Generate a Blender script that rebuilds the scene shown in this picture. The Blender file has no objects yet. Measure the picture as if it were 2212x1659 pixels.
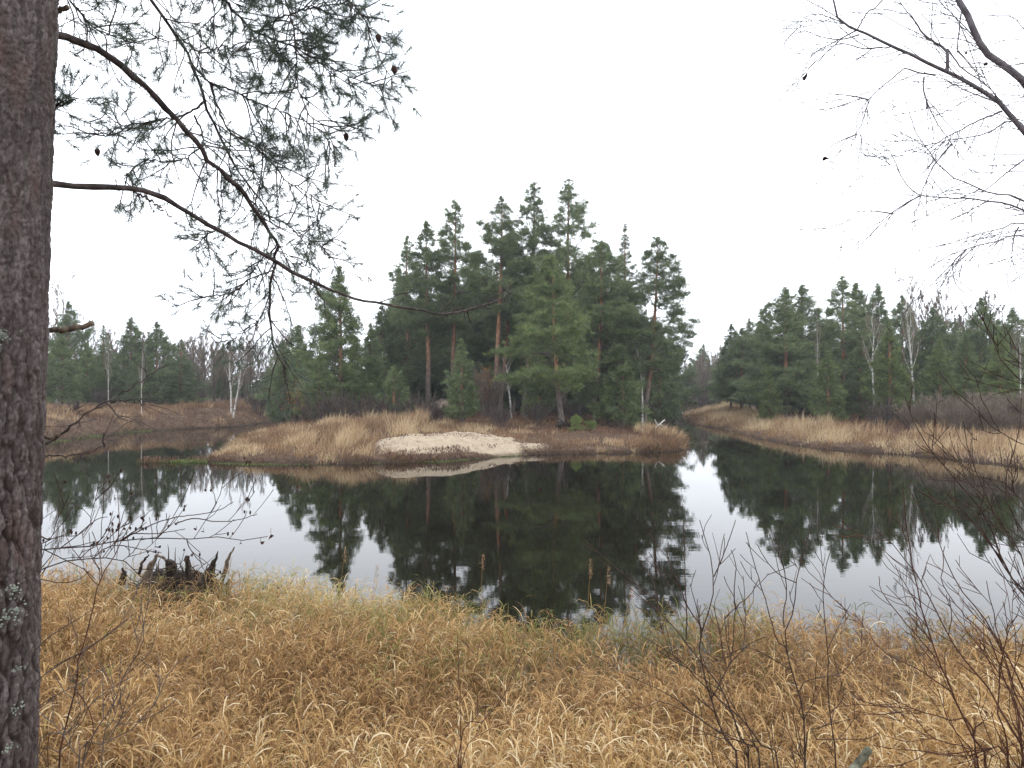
import bpy, math, random
import numpy as np
from mathutils import Vector

sc = bpy.context.scene
COL = sc.collection
R_ = math.radians

# ------------------------------------------------------------------ camera
F, CX, HY, EYE = 1598.0, 1106.0, 838.0, 3.5     # focal length, centre and horizon for a 2212 px wide picture; eye height above the water
cam_data = bpy.data.cameras.new("camera")
cam = bpy.data.objects.new("camera", cam_data)
COL.objects.link(cam)
cam.location = (0, 0, EYE)
cam.rotation_euler = (R_(90), 0, 0)
cam_data.sensor_width = 36.0
cam_data.lens = 36.0 * F / 2212.0
cam_data.shift_y = (HY - 829.5) / 2212.0
cam_data.clip_start = 0.05
cam_data.clip_end = 5000
sc.camera = cam

# ------------------------------------------------------------------ sky, sun, exposure
SUN_EL, SUN_AZ = R_(38), R_(60)
world = bpy.data.worlds.new("World")
sc.world = world
world.use_nodes = True
nt = world.node_tree
nt.nodes.clear()
w_out = nt.nodes.new("ShaderNodeOutputWorld")
w_bg = nt.nodes.new("ShaderNodeBackground")
w_sky = nt.nodes.new("ShaderNodeTexSky")
w_sky.sky_type = 'NISHITA'
w_sky.sun_disc = False
w_sky.sun_elevation = SUN_EL
w_sky.sun_rotation = SUN_AZ
w_hsv = nt.nodes.new("ShaderNodeHueSaturation")
w_hsv.inputs["Saturation"].default_value = 0.25
w_cl = nt.nodes.new("ShaderNodeTexCoord")
w_map = nt.nodes.new("ShaderNodeMapping")
w_map.inputs["Scale"].default_value = (1.0, 1.0, 3.0)
w_noise = nt.nodes.new("ShaderNodeTexNoise")
w_noise.inputs["Scale"].default_value = 1.6
w_noise.inputs["Detail"].default_value = 4
w_ramp = nt.nodes.new("ShaderNodeValToRGB")                       # an even stratus layer
w_ramp.color_ramp.elements[0].position = 0.3
w_ramp.color_ramp.elements[0].color = (0.84, 0.90, 1.0, 1)
w_ramp.color_ramp.elements[1].position = 0.7
w_ramp.color_ramp.elements[1].color = (0.95, 0.98, 1.03, 1)
w_gain = nt.nodes.new("ShaderNodeVectorMath"); w_gain.operation = 'SCALE'
w_gain.inputs["Scale"].default_value = 25.0
w_mix = nt.nodes.new("ShaderNodeMixRGB")
w_mix.inputs[0].default_value = 0.9
L = nt.links.new
L(w_sky.outputs[0], w_hsv.inputs["Color"])
L(w_cl.outputs["Generated"], w_map.inputs[0]); L(w_map.outputs[0], w_noise.inputs["Vector"])
L(w_noise.outputs["Fac"], w_ramp.inputs[0]); L(w_ramp.outputs[0], w_gain.inputs[0])
L(w_hsv.outputs[0], w_mix.inputs[1]); L(w_gain.outputs[0], w_mix.inputs[2])
L(w_mix.outputs[0], w_bg.inputs["Color"])
w_bg.inputs["Strength"].default_value = 0.1
L(w_bg.outputs[0], w_out.inputs["Surface"])

sun_data = bpy.data.lights.new("sun", 'SUN')
sun_data.energy = 0.9
sun_data.angle = R_(25)
sun_data.color = (1.0, 0.96, 0.9)
sun = bpy.data.objects.new("sun", sun_data)
COL.objects.link(sun)
sd_ = Vector((math.sin(SUN_AZ) * math.cos(SUN_EL), math.cos(SUN_AZ) * math.cos(SUN_EL), math.sin(SUN_EL)))
sun.rotation_euler = sd_.to_track_quat('Z', 'Y').to_euler()

sc.view_settings.view_transform = 'Standard'
sc.view_settings.look = 'None'
sc.view_settings.gamma = 1
sc.view_settings.exposure = 0.0
sc.cycles.max_bounces = 8
sc.cycles.diffuse_bounces = 3
sc.cycles.glossy_bounces = 3
sc.cycles.transmission_bounces = 4
sc.cycles.volume_bounces = 0
sc.cycles.transparent_max_bounces = 6
sc.cycles.caustics_reflective = False
sc.cycles.caustics_refractive = False
sc.cycles.use_adaptive_sampling = False
sc.cycles.use_denoising = True
try:
    sc.cycles.denoiser = 'OPENIMAGEDENOISE'
    sc.cycles.denoising_prefilter = 'ACCURATE'
    sc.cycles.denoising_input_passes = 'RGB_ALBEDO_NORMAL'
except Exception:
    pass

# ------------------------------------------------------------------ helpers
def at(px, py, d):
    """the point at distance d seen at (px, py) of the 2212 px wide picture"""
    return np.array([(px - CX) / F * d, d, EYE - (py - HY) / F * d])

def nrm(v):
    return v / np.maximum(np.linalg.norm(v, axis=-1, keepdims=True), 1e-9)

class Acc:
    """collects vertices and quads / triangles with one or two float attributes, and links them as ONE mesh object"""
    def __init__(self):
        self.v, self.q, self.t, self.a, self.b, self.n = [], [], [], [], [], 0
    def add(self, v, q=None, t=None, tint=0.5, green=0.0):
        v = np.asarray(v, np.float32).reshape(-1, 3)
        m = len(v)
        if q is not None and len(q): self.q.append(np.asarray(q, np.int32) + self.n)
        if t is not None and len(t): self.t.append(np.asarray(t, np.int32) + self.n)
        self.v.append(v)
        self.a.append(np.broadcast_to(np.asarray(tint, np.float32), (m,)))
        self.b.append(np.broadcast_to(np.asarray(green, np.float32), (m,)))
        self.n += m
    def ribbons(self, pts, wid, side, tint=0.5, green=0.0):
        """pts (N,k,3), wid (N,k) or (k,), side (N,3) or (N,k,3)"""
        N, k, _ = pts.shape
        if N == 0: return
        wid = np.broadcast_to(wid, (N, k))
        if side.ndim == 2: side = side[:, None, :]
        a = pts - side * wid[..., None] * 0.5
        b = pts + side * wid[..., None] * 0.5
        v = np.stack([a, b], 2).reshape(-1, 3)
        base = (np.arange(N) * k * 2)[:, None] + (np.arange(k - 1) * 2)[None, :]
        q = np.stack([base, base + 1, base + 3, base + 2], -1).reshape(-1, 4)
        rep = lambda x: np.repeat(np.broadcast_to(x, (N,)), k * 2)
        self.add(v, q=q, tint=rep(tint), green=rep(green))
    def needles(self, p, d, side, w, tint=0.5, green=0.0):
        """p (N,3) base, d (N,3) vector to tip, side (N,3) unit, w (N,)"""
        N = len(p)
        if N == 0: return
        s = side * np.broadcast_to(w, (N,))[:, None] * 0.5
        v = np.stack([p - s, p + s, p + d], 1).reshape(-1, 3)
        t = (np.arange(N) * 3)[:, None] + np.arange(3)[None, :]
        rep = lambda x: np.repeat(np.broadcast_to(x, (N,)), 3)
        self.add(v, t=t, tint=rep(tint), green=rep(green))
    def tubes(self, pts, rad, sides=4, tint=0.5):
        """pts (N,k,3), rad (N,k): N tubes of the same number of points"""
        N, k, _ = pts.shape
        if N == 0: return
        rad = np.broadcast_to(rad, (N, k))
        tan = np.empty_like(pts)
        tan[:, 1:-1] = pts[:, 2:] - pts[:, :-2]
        tan[:, 0] = pts[:, 1] - pts[:, 0]
        tan[:, -1] = pts[:, -1] - pts[:, -2]
        tan = nrm(tan)
        mean = nrm(pts[:, -1] - pts[:, 0])
        ref = np.where(np.abs(mean[:, 2:3]) > 0.8, np.array([[0.93, 0.3, 0.2]]), np.array([[0.1, 0.15, 0.98]]))
        n1 = nrm(np.cross(tan, ref[:, None, :]))
        n2 = np.cross(tan, n1)
        ang = np.arange(sides) / sides * 2 * math.pi
        ring = (n1[:, :, None, :] * np.cos(ang)[None, None, :, None] + n2[:, :, None, :] * np.sin(ang)[None, None, :, None])
        v = (pts[:, :, None, :] + ring * rad[:, :, None, None]).reshape(-1, 3)
        i = np.arange(N)[:, None, None] * k * sides + np.arange(k - 1)[None, :, None] * sides
        j = np.arange(sides)[None, None, :]
        j2 = (j + 1) % sides
        q = np.stack([i + j, i + j2, i + sides + j2, i + sides + j], -1).reshape(-1, 4)
        self.add(v, q=q, tint=np.repeat(np.broadcast_to(tint, (N,)), k * sides))
    def tube(self, pts, rad, sides=8, cap=False, tint=0.5):
        pts = np.asarray(pts, float); rad = np.broadcast_to(np.asarray(rad, float), (len(pts),)).copy()
        if cap:
            e = nrm(pts[-1] - pts[-2])
            pts = np.vstack([pts, pts[-1] + e * rad[-1] * 0.15, pts[-1] + e * rad[-1] * 0.2])
            rad = np.append(rad, [rad[-1] * 0.8, rad[-1] * 0.02])
        self.tubes(pts[None], rad[None], sides, tint)
    def mesh(self, name, mat, smooth=False):
        me = bpy.data.meshes.new(name)
        v = np.concatenate(self.v) if self.v else np.zeros((0, 3), np.float32)
        q = np.concatenate(self.q) if self.q else np.zeros((0, 4), np.int32)
        t = np.concatenate(self.t) if self.t else np.zeros((0, 3), np.int32)
        me.vertices.add(len(v)); me.vertices.foreach_set("co", v.ravel().astype(np.float32))
        nl = q.size + t.size
        me.loops.add(nl)
        me.loops.foreach_set("vertex_index", np.concatenate([q.ravel(), t.ravel()]).astype(np.int32))
        npol = len(q) + len(t)
        me.polygons.add(npol)
        st = np.concatenate([np.arange(len(q)) * 4, q.size + np.arange(len(t)) * 3]).astype(np.int32)
        me.polygons.foreach_set("loop_start", st)
        if smooth: me.polygons.foreach_set("use_smooth", np.ones(npol, bool))
        at1 = me.attributes.new("tint", 'FLOAT', 'POINT'); at1.data.foreach_set("value", np.concatenate(self.a).astype(np.float32))
        at2 = me.attributes.new("green", 'FLOAT', 'POINT'); at2.data.foreach_set("value", np.concatenate(self.b).astype(np.float32))
        me.materials.append(mat)
        me.update(calc_edges=True)
        return me
    def build(self, name, mat, parent=None, smooth=False):
        o = bpy.data.objects.new(name, self.mesh(name, mat, smooth))
        COL.objects.link(o)
        if parent is not None: o.parent = parent
        return o

def tag(o, label, cat, group=None):
    o["label"] = label; o["category"] = cat
    if group: o["group"] = group
    return o
def empty(name, loc, label, cat, group=None):
    o = bpy.data.objects.new(name, None); COL.objects.link(o)
    o.location = loc
    return tag(o, label, cat, group)
def structure(o): o["kind"] = "structure"; return o
def stuff(o, label, cat):
    o["kind"] = "stuff"; return tag(o, label, cat)
def copy_tree(root, loc, rz, scale, label, group, cat=None):
    r = root.copy(); COL.objects.link(r)
    r.location = loc; r.rotation_euler = (0, 0, rz)
    r.scale = scale if hasattr(scale, '__len__') else (scale,) * 3
    r["label"] = label
    if group: r["group"] = group
    elif "group" in r: del r["group"]
    if cat: r["category"] = cat
    for ch in root.children:
        c = ch.copy(); COL.objects.link(c); c.parent = r
    return r

def spline(pts, n=24):
    """Catmull-Rom through pts, n points evenly along it"""
    p = np.asarray(pts, float)
    p = np.vstack([2 * p[0] - p[1], p, 2 * p[-1] - p[-2]])
    out = []
    for i in range(1, len(p) - 2):
        t = np.linspace(0, 1, 12, endpoint=False)[:, None]
        a, b, c, d = p[i - 1], p[i], p[i + 1], p[i + 2]
        out.append(0.5 * (2 * b + (c - a) * t + (2 * a - 5 * b + 4 * c - d) * t ** 2 + (3 * b - a - 3 * c + d) * t ** 3))
    out.append(p[-2][None])
    q = np.vstack(out)
    s = np.concatenate([[0], np.cumsum(np.linalg.norm(np.diff(q, axis=0), axis=1))])
    u = np.linspace(0, s[-1], n)
    return np.stack([np.interp(u, s, q[:, k]) for k in range(q.shape[1])], 1)

def wave(x, y, seed, f=1.0, oct=4):
    """smooth pseudo-noise in about -1..1"""
    r = np.random.default_rng(seed); z = 0; a = 1.0; tot = 0
    for o in range(oct):
        for _ in range(3):
            th = r.uniform(0, 6.28); ph = r.uniform(0, 6.28); g = f * r.uniform(0.7, 1.4)
            z = z + a * np.sin((x * math.cos(th) + y * math.sin(th)) * g + ph)
        tot += a * 1.9; a *= 0.55; f *= 2.1
    return z / tot

# ------------------------------------------------------------------ materials
def new_mat(name):
    m = bpy.data.materials.new(name); m.use_nodes = True
    n = m.node_tree; n.nodes.clear()
    out = n.nodes.new("ShaderNodeOutputMaterial")
    return m, n, out
def ramp(n, stops):
    r = n.nodes.new("ShaderNodeValToRGB")
    e = r.color_ramp.elements
    while len(e) < len(stops): e.new(0.5)
    for i, (p, c) in enumerate(stops):
        e[i].position = p; e[i].color = (*c, 1)
    return r
def attr(n, name):
    a = n.nodes.new("ShaderNodeAttribute"); a.attribute_name = name; return a
def noise(n, scale, detail=4, coord="Object", stretch=None, rough=0.55):
    c = n.nodes.new("ShaderNodeTexCoord")
    t = n.nodes.new("ShaderNodeTexNoise")
    t.inputs["Scale"].default_value = scale; t.inputs["Detail"].default_value = detail; t.inputs["Roughness"].default_value = rough
    if stretch:
        mp = n.nodes.new("ShaderNodeMapping"); mp.inputs["Scale"].default_value = stretch
        n.links.new(c.outputs[coord], mp.inputs[0]); n.links.new(mp.outputs[0], t.inputs["Vector"])
    else:
        n.links.new(c.outputs[coord], t.inputs["Vector"])
    return t
def mixc(n, fac, a, b, mode='MIX'):
    m = n.nodes.new("ShaderNodeMixRGB"); m.blend_type = mode
    for i, s in ((0, fac), (1, a), (2, b)):
        if hasattr(s, "links"): n.links.new(s, m.inputs[i])
        elif i == 0: m.inputs[0].default_value = s
        else: m.inputs[i].default_value = (*s, 1)
    return m.outputs[0]

def leaf_mat(name, stops, greens=None, transl=0.3, obj_var=0.0, rough=0.6):
    """thin leaves or needles: colour by the attribute 'tint' (one value per blade or tuft) and 'green'"""
    m, n, out = new_mat(name)
    r = ramp(n, stops); n.links.new(attr(n, "tint").outputs["Fac"], r.inputs[0])
    c = r.outputs[0]
    if greens:
        g = ramp(n, greens); n.links.new(attr(n, "tint").outputs["Fac"], g.inputs[0])
        c = mixc(n, attr(n, "green").outputs["Fac"], c, g.outputs[0])
    if obj_var:
        oi = n.nodes.new("ShaderNodeObjectInfo")
        hs = n.nodes.new("ShaderNodeHueSaturation")
        mr = n.nodes.new("ShaderNodeMapRange")
        mr.inputs["To Min"].default_value = 1 - obj_var; mr.inputs["To Max"].default_value = 1 + obj_var
        n.links.new(oi.outputs["Random"], mr.inputs[0]); n.links.new(mr.outputs[0], hs.inputs["Value"])
        n.links.new(c, hs.inputs["Color"]); c = hs.outputs[0]
    d = n.nodes.new("ShaderNodeBsdfPrincipled")
    d.inputs["Roughness"].default_value = rough
    d.inputs["Specular IOR Level"].default_value = 0.25
    n.links.new(c, d.inputs["Base Color"])
    t = n.nodes.new("ShaderNodeBsdfTranslucent"); n.links.new(c, t.inputs["Color"])
    mx = n.nodes.new("ShaderNodeMixShader"); mx.inputs[0].default_value = transl
    n.links.new(d.outputs[0], mx.inputs[1]); n.links.new(t.outputs[0], mx.inputs[2]); n.links.new(mx.outputs[0], out.inputs["Surface"])
    return m

def rough_mat(name, stops, scale, stretch=None, rough=0.9, bump=0.0, detail=5):
    m, n, out = new_mat(name)
    t = noise(n, scale, detail, stretch=stretch)
    r = ramp(n, stops); n.links.new(t.outputs["Fac"], r.inputs[0])
    d = n.nodes.new("ShaderNodeBsdfPrincipled"); d.inputs["Roughness"].default_value = rough
    d.inputs["Specular IOR Level"].default_value = 0.2
    n.links.new(r.outputs[0], d.inputs["Base Color"])
    if bump:
        b = n.nodes.new("ShaderNodeBump"); b.inputs["Strength"].default_value = 0.8; b.inputs["Distance"].default_value = bump
        n.links.new(t.outputs["Fac"], b.inputs["Height"]); n.links.new(b.outputs[0], d.inputs["Normal"])
    n.links.new(d.outputs[0], out.inputs["Surface"])
    return m

M = {}
M['straw'] = leaf_mat("straw", [(0.0, (0.07, 0.034, 0.015)), (0.3, (0.22, 0.110, 0.042)), (0.6, (0.435, 0.252, 0.096)), (0.85, (0.60, 0.405, 0.185)), (1.0, (0.74, 0.61, 0.39))],
                      greens=[(0.0, (0.06, 0.09, 0.02)), (0.6, (0.17, 0.19, 0.04)), (1.0, (0.32, 0.30, 0.08))], transl=0.3)
M['reed'] = leaf_mat("reed", [(0.0, (0.075, 0.042, 0.027)), (0.35, (0.215, 0.125, 0.070)), (0.65, (0.36, 0.235, 0.130)), (1.0, (0.60, 0.46, 0.28))],
                     greens=[(0.0, (0.06, 0.09, 0.02)), (1.0, (0.20, 0.24, 0.05))], transl=0.3)
M['heath'] = leaf_mat("heath", [(0.0, (0.06, 0.032, 0.022)), (0.5, (0.15, 0.075, 0.045)), (1.0, (0.27, 0.15, 0.08))],
                      greens=[(0.0, (0.04, 0.07, 0.02)), (1.0, (0.12, 0.16, 0.04))], transl=0.2)
M['weed'] = leaf_mat("weed", [(0.0, (0.05, 0.075, 0.018)), (1.0, (0.18, 0.215, 0.06))], transl=0.3)
M['needle'] = leaf_mat("needle", [(0.0, (0.085, 0.112, 0.062)), (0.5, (0.145, 0.188, 0.090)), (1.0, (0.225, 0.270, 0.115))],
                       greens=[(0.0, (0.10, 0.15, 0.04)), (1.0, (0.25, 0.30, 0.07))], transl=0.3, obj_var=0.16, rough=0.5)
M['needle_near'] = leaf_mat("needle_near", [(0.0, (0.065, 0.092, 0.070)), (1.0, (0.14, 0.18, 0.125))], transl=0.25, rough=0.5)
M['twig'] = rough_mat("twig", [(0.35, (0.030, 0.018, 0.014)), (0.7, (0.085, 0.052, 0.038))], 30)
M['twig_red'] = rough_mat("twig_red", [(0.35, (0.045, 0.018, 0.013)), (0.7, (0.12, 0.055, 0.035))], 30)
M['twig_grey'] = rough_mat("twig_grey", [(0.35, (0.06, 0.045, 0.04)), (0.7, (0.14, 0.11, 0.095))], 8)
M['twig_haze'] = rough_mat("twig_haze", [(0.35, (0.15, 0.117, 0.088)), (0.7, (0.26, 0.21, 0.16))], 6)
M['twig_bough'] = rough_mat("twig_bough", [(0.35, (0.085, 0.075, 0.080)), (0.7, (0.19, 0.17, 0.18))], 24)
M['limb'] = rough_mat("limb", [(0.3, (0.022, 0.017, 0.016)), (0.55, (0.060, 0.046, 0.042)), (0.75, (0.15, 0.125, 0.115))], 22, stretch=(1, 1, 1), bump=0.004)
M['deadwood'] = rough_mat("deadwood", [(0.35, (0.010, 0.007, 0.006)), (0.55, (0.028, 0.019, 0.014)), (0.75, (0.11, 0.075, 0.05))], 9, stretch=(3, 3, 0.7), bump=0.02)
M['deadlight'] = rough_mat("deadlight", [(0.3, (0.035, 0.024, 0.018)), (0.5, (0.11, 0.083, 0.06)), (0.7, (0.25, 0.195, 0.135))], 14, stretch=(3, 3, 0.5), bump=0.01)
M['mosslog'] = rough_mat("mosslog", [(0.3, (0.035, 0.032, 0.022)), (0.5, (0.11, 0.105, 0.07)), (0.7, (0.21, 0.205, 0.15))], 30, bump=0.006)
M['lichen'] = rough_mat("lichen", [(0.35, (0.12, 0.135, 0.11)), (0.65, (0.26, 0.285, 0.235))], 60, bump=0.004)
M['dryleaf'] = rough_mat("dryleaf", [(0.35, (0.020, 0.012, 0.010)), (0.7, (0.07, 0.035, 0.025))], 20)
M['rustleaf'] = rough_mat("rustleaf", [(0.35, (0.20, 0.075, 0.02)), (0.7, (0.38, 0.17, 0.045))], 4)

def birch_bark():
    m, n, out = new_mat("birch_bark")
    t = noise(n, 2.2, 5, stretch=(1.2, 1.2, 5.0))
    r = ramp(n, [(0.36, (0.05, 0.042, 0.038)), (0.46, (0.45, 0.42, 0.38)), (0.7, (0.72, 0.69, 0.64))])
    n.links.new(t.outputs["Fac"], r.inputs[0])
    d = n.nodes.new("ShaderNodeBsdfPrincipled"); d.inputs["Roughness"].default_value = 0.7
    n.links.new(r.outputs[0], d.inputs["Base Color"]); n.links.new(d.outputs[0], out.inputs["Surface"])
    return m
M['birch'] = birch_bark()

def pine_bark_far():
    """grey plates low on the trunk, orange flaky bark above (attribute 'tint' runs up the trunk)"""
    m, n, out = new_mat("pine_bark_far")
    t = noise(n, 4.0, 5, stretch=(2.5, 2.5, 0.8))
    lo = ramp(n, [(0.35, (0.055, 0.042, 0.036)), (0.65, (0.17, 0.135, 0.115))])
    hi = ramp(n, [(0.35, (0.17, 0.075, 0.040)), (0.65, (0.40, 0.205, 0.11))])
    n.links.new(t.outputs["Fac"], lo.inputs[0]); n.links.new(t.outputs["Fac"], hi.inputs[0])
    f = ramp(n, [(0.16, (0, 0, 0)), (0.40, (1, 1, 1))]); n.links.new(attr(n, "tint").outputs["Fac"], f.inputs[0])
    c = mixc(n, f.outputs[0], lo.outputs[0], hi.outputs[0])
    d = n.nodes.new("ShaderNodeBsdfPrincipled"); d.inputs["Roughness"].default_value = 0.9
    n.links.new(c, d.inputs["Base Color"]); n.links.new(d.outputs[0], out.inputs["Surface"])
    return m
M['pinebark'] = pine_bark_far()

def pine_bark_near():
    """scaly bark: the attribute 'tint' is one value per plate, 'green' is 0 in the fissures between plates"""
    m, n, out = new_mat("pine_bark_near")
    fine = noise(n, 70, 6, stretch=(1, 1, 0.45), rough=0.7); mid = noise(n, 9, 4, stretch=(1, 1, 0.4))
    plate = ramp(n, [(0.28, (0.030, 0.022, 0.020)), (0.5, (0.068, 0.053, 0.050)), (0.72, (0.155, 0.129, 0.125))])
    ad = n.nodes.new("ShaderNodeMath"); ad.operation = 'MULTIPLY_ADD'; ad.inputs[1].default_value = 0.28
    ad2 = n.nodes.new("ShaderNodeMath"); ad2.operation = 'ADD'; ad2.inputs[1].default_value = -0.14
    n.links.new(attr(n, "tint").outputs["Fac"], ad.inputs[0]); n.links.new(fine.outputs["Fac"], ad.inputs[2]); n.links.new(ad.outputs[0], ad2.inputs[0]); n.links.new(ad2.outputs[0], plate.inputs[0])
    rust = ramp(n, [(0.54, (0, 0, 0)), (0.70, (0.5, 0.5, 0.5))]); n.links.new(mid.outputs["Fac"], rust.inputs[0])
    col = mixc(n, rust.outputs[0], plate.outputs[0], (0.105, 0.055, 0.042))
    fis = ramp(n, [(0.05, (0, 0, 0)), (0.75, (1, 1, 1))]); n.links.new(attr(n, "green").outputs["Fac"], fis.inputs[0])
    col = mixc(n, fis.outputs[0], (0.026, 0.015, 0.013), col)
    b = n.nodes.new("ShaderNodeBump"); b.inputs["Strength"].default_value = 0.8; b.inputs["Distance"].default_value = 0.006
    n.links.new(fine.outputs["Fac"], b.inputs["Height"])
    d = n.nodes.new("ShaderNodeBsdfPrincipled"); d.inputs["Roughness"].default_value = 0.8; d.inputs["Specular IOR Level"].default_value = 0.3
    n.links.new(col, d.inputs["Base Color"]); n.links.new(b.outputs[0], d.inputs["Normal"]); n.links.new(d.outputs[0], out.inputs["Surface"])
    return m
M['pinebark_near'] = pine_bark_near()

def water_mat():
    m, n, out = new_mat("river_water")
    a = noise(n, 1.1, 3, stretch=(0.55, 2.2, 1)); b_ = noise(n, 6.0, 2, stretch=(0.6, 2.4, 1))
    s = n.nodes.new("ShaderNodeMath"); s.operation = 'MULTIPLY_ADD'; s.inputs[1].default_value = 0.12
    n.links.new(b_.outputs["Fac"], s.inputs[0]); n.links.new(a.outputs["Fac"], s.inputs[2])
    b = n.nodes.new("ShaderNodeBump"); b.inputs["Strength"].default_value = 1.0; b.inputs["Distance"].default_value = 0.0009
    n.links.new(s.outputs[0], b.inputs["Height"])
    d = n.nodes.new("ShaderNodeBsdfPrincipled")
    d.inputs["Base Color"].default_value = (0.006, 0.005, 0.003, 1)
    d.inputs["Roughness"].default_value = 0.015; d.inputs["IOR"].default_value = 1.333
    n.links.new(b.outputs[0], d.inputs["Normal"]); n.links.new(d.outputs[0], out.inputs["Surface"])
    return m
M['water'] = water_mat()

def ground_mat():
    """leaf litter and dead grass, with bare sand where the attribute 'tint' says so"""
    m, n, out = new_mat("ground")
    t = noise(n, 3.0, 8, rough=0.7); big = noise(n, 0.25, 3)
    lit = ramp(n, [(0.3, (0.028, 0.018, 0.013)), (0.5, (0.085, 0.052, 0.034)), (0.7, (0.15, 0.10, 0.062))]); n.links.new(t.outputs["Fac"], lit.inputs[0])
    sand = ramp(n, [(0.30, (0.19, 0.15, 0.11)), (0.45, (0.345, 0.275, 0.195)), (0.7, (0.42, 0.345, 0.25))]); n.links.new(t.outputs["Fac"], sand.inputs[0])
    sp = noise(n, 9.0, 6, rough=0.75)
    ad = n.nodes.new("ShaderNodeMath"); ad.operation = 'ADD'
    sc_ = n.nodes.new("ShaderNodeMath"); sc_.operation = 'MULTIPLY_ADD'; sc_.inputs[1].default_value = 1.9; sc_.inputs[2].default_value = -0.95
    n.links.new(sp.outputs["Fac"], sc_.inputs[0]); n.links.new(attr(n, "tint").outputs["Fac"], ad.inputs[0]); n.links.new(sc_.outputs[0], ad.inputs[1])
    f = ramp(n, [(0.36, (0, 0, 0)), (0.56, (1, 1, 1))]); n.links.new(ad.outputs[0], f.inputs[0])
    c = mixc(n, f.outputs[0], lit.outputs[0], sand.outputs[0])
    gp = n.nodes.new("ShaderNodeNewGeometry"); sx = n.nodes.new("ShaderNodeSeparateXYZ"); n.links.new(gp.outputs["Position"], sx.inputs[0])
    wet = ramp(n, [(0.08, (0.50, 0.48, 0.46)), (0.20, (1, 1, 1))]); n.links.new(sx.outputs["Z"], wet.inputs[0])     # soaked soil and sand at the waterline
    c = mixc(n, 1.0, c, wet.outputs[0], 'MULTIPLY')
    b = n.nodes.new("ShaderNodeBump"); b.inputs["Strength"].default_value = 0.7; b.inputs["Distance"].default_value = 0.08
    n.links.new(t.outputs["Fac"], b.inputs["Height"])
    d = n.nodes.new("ShaderNodeBsdfPrincipled"); d.inputs["Roughness"].default_value = 0.95; d.inputs["Specular IOR Level"].default_value = 0.15
    n.links.new(c, d.inputs["Base Color"]); n.links.new(b.outputs[0], d.inputs["Normal"]); n.links.new(d.outputs[0], out.inputs["Surface"])
    return m
M['ground'] = ground_mat()

# ------------------------------------------------------------------ terrain and water
RIVER = np.array([(-90, 13), (-30, 12), (-15, 11.4), (-9, 11.2), (-6.6, 10.9), (-3.8, 10.3), (-1.2, 9.2), (.5, 8.4), (1.8, 8.2), (2.6, 8.7), (3.5, 8.9), (4.2, 7.9), (5.4, 7.5), (8, 7.9), (14, 9),
    (22, 12), (30, 14), (90, 16), (90, 22), (34, 23), (26, 26), (21.8, 29.9), (22.2, 34.5), (20.8, 38.3), (19, 40.8), (17.2, 44.7), (16.9, 51), (17.8, 62), (17.3, 70), (19, 80), (22, 95), (27, 108),
    (36, 116), (90, 126), (90, 133), (32, 126), (22, 112), (17.5, 95), (14, 76), (12.5, 65), (11.3, 55), (10.8, 46), (10.3, 42.3), (8.4, 40.4), (4.8, 39.6), (2, 39.3), (.6, 38.8), (-2.4, 35.8),
    (-5.5, 34.4), (-10.2, 33.9), (-12.9, 34.2), (-14.4, 34.9), (-16.3, 42), (-18.6, 50), (-20.6, 58), (-21.2, 66), (-20, 80), (-15, 100), (-20, 104), (-24.5, 85), (-24.8, 71), (-24.6, 66.5), (-28.5, 62.8),
    (-30.4, 58.2), (-29.9, 47.5), (-33, 40), (-42, 31), (-90, 25)], float)

def shore_distance(x, y):
    """metres from the shoreline: positive on land, negative in the river"""
    x = np.asarray(x, float); y = np.asarray(y, float)
    xj = x + 0.28 * wave(x, y, 5, 1.3, 3); yj = y + 0.28 * wave(x, y, 6, 1.3, 3)
    fx, fy = xj.ravel(), yj.ravel()
    best = np.full(fx.shape, 1e9); ins = np.zeros(fx.shape, bool)
    for i in range(len(RIVER)):
        a, b = RIVER[i], RIVER[(i + 1) % len(RIVER)]
        d = b - a
        t = np.clip(((fx - a[0]) * d[0] + (fy - a[1]) * d[1]) / (d @ d), 0, 1)
        best = np.minimum(best, np.hypot(fx - a[0] - t * d[0], fy - a[1] - t * d[1]))
        c = (a[1] > fy) != (b[1] > fy)
        with np.errstate(divide='ignore', invalid='ignore'):
            ins ^= c & (fx < (b[0] - a[0]) * (fy - a[1]) / (b[1] - a[1]) + a[0])
    return np.where(ins, -best, best).reshape(x.shape)

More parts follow.
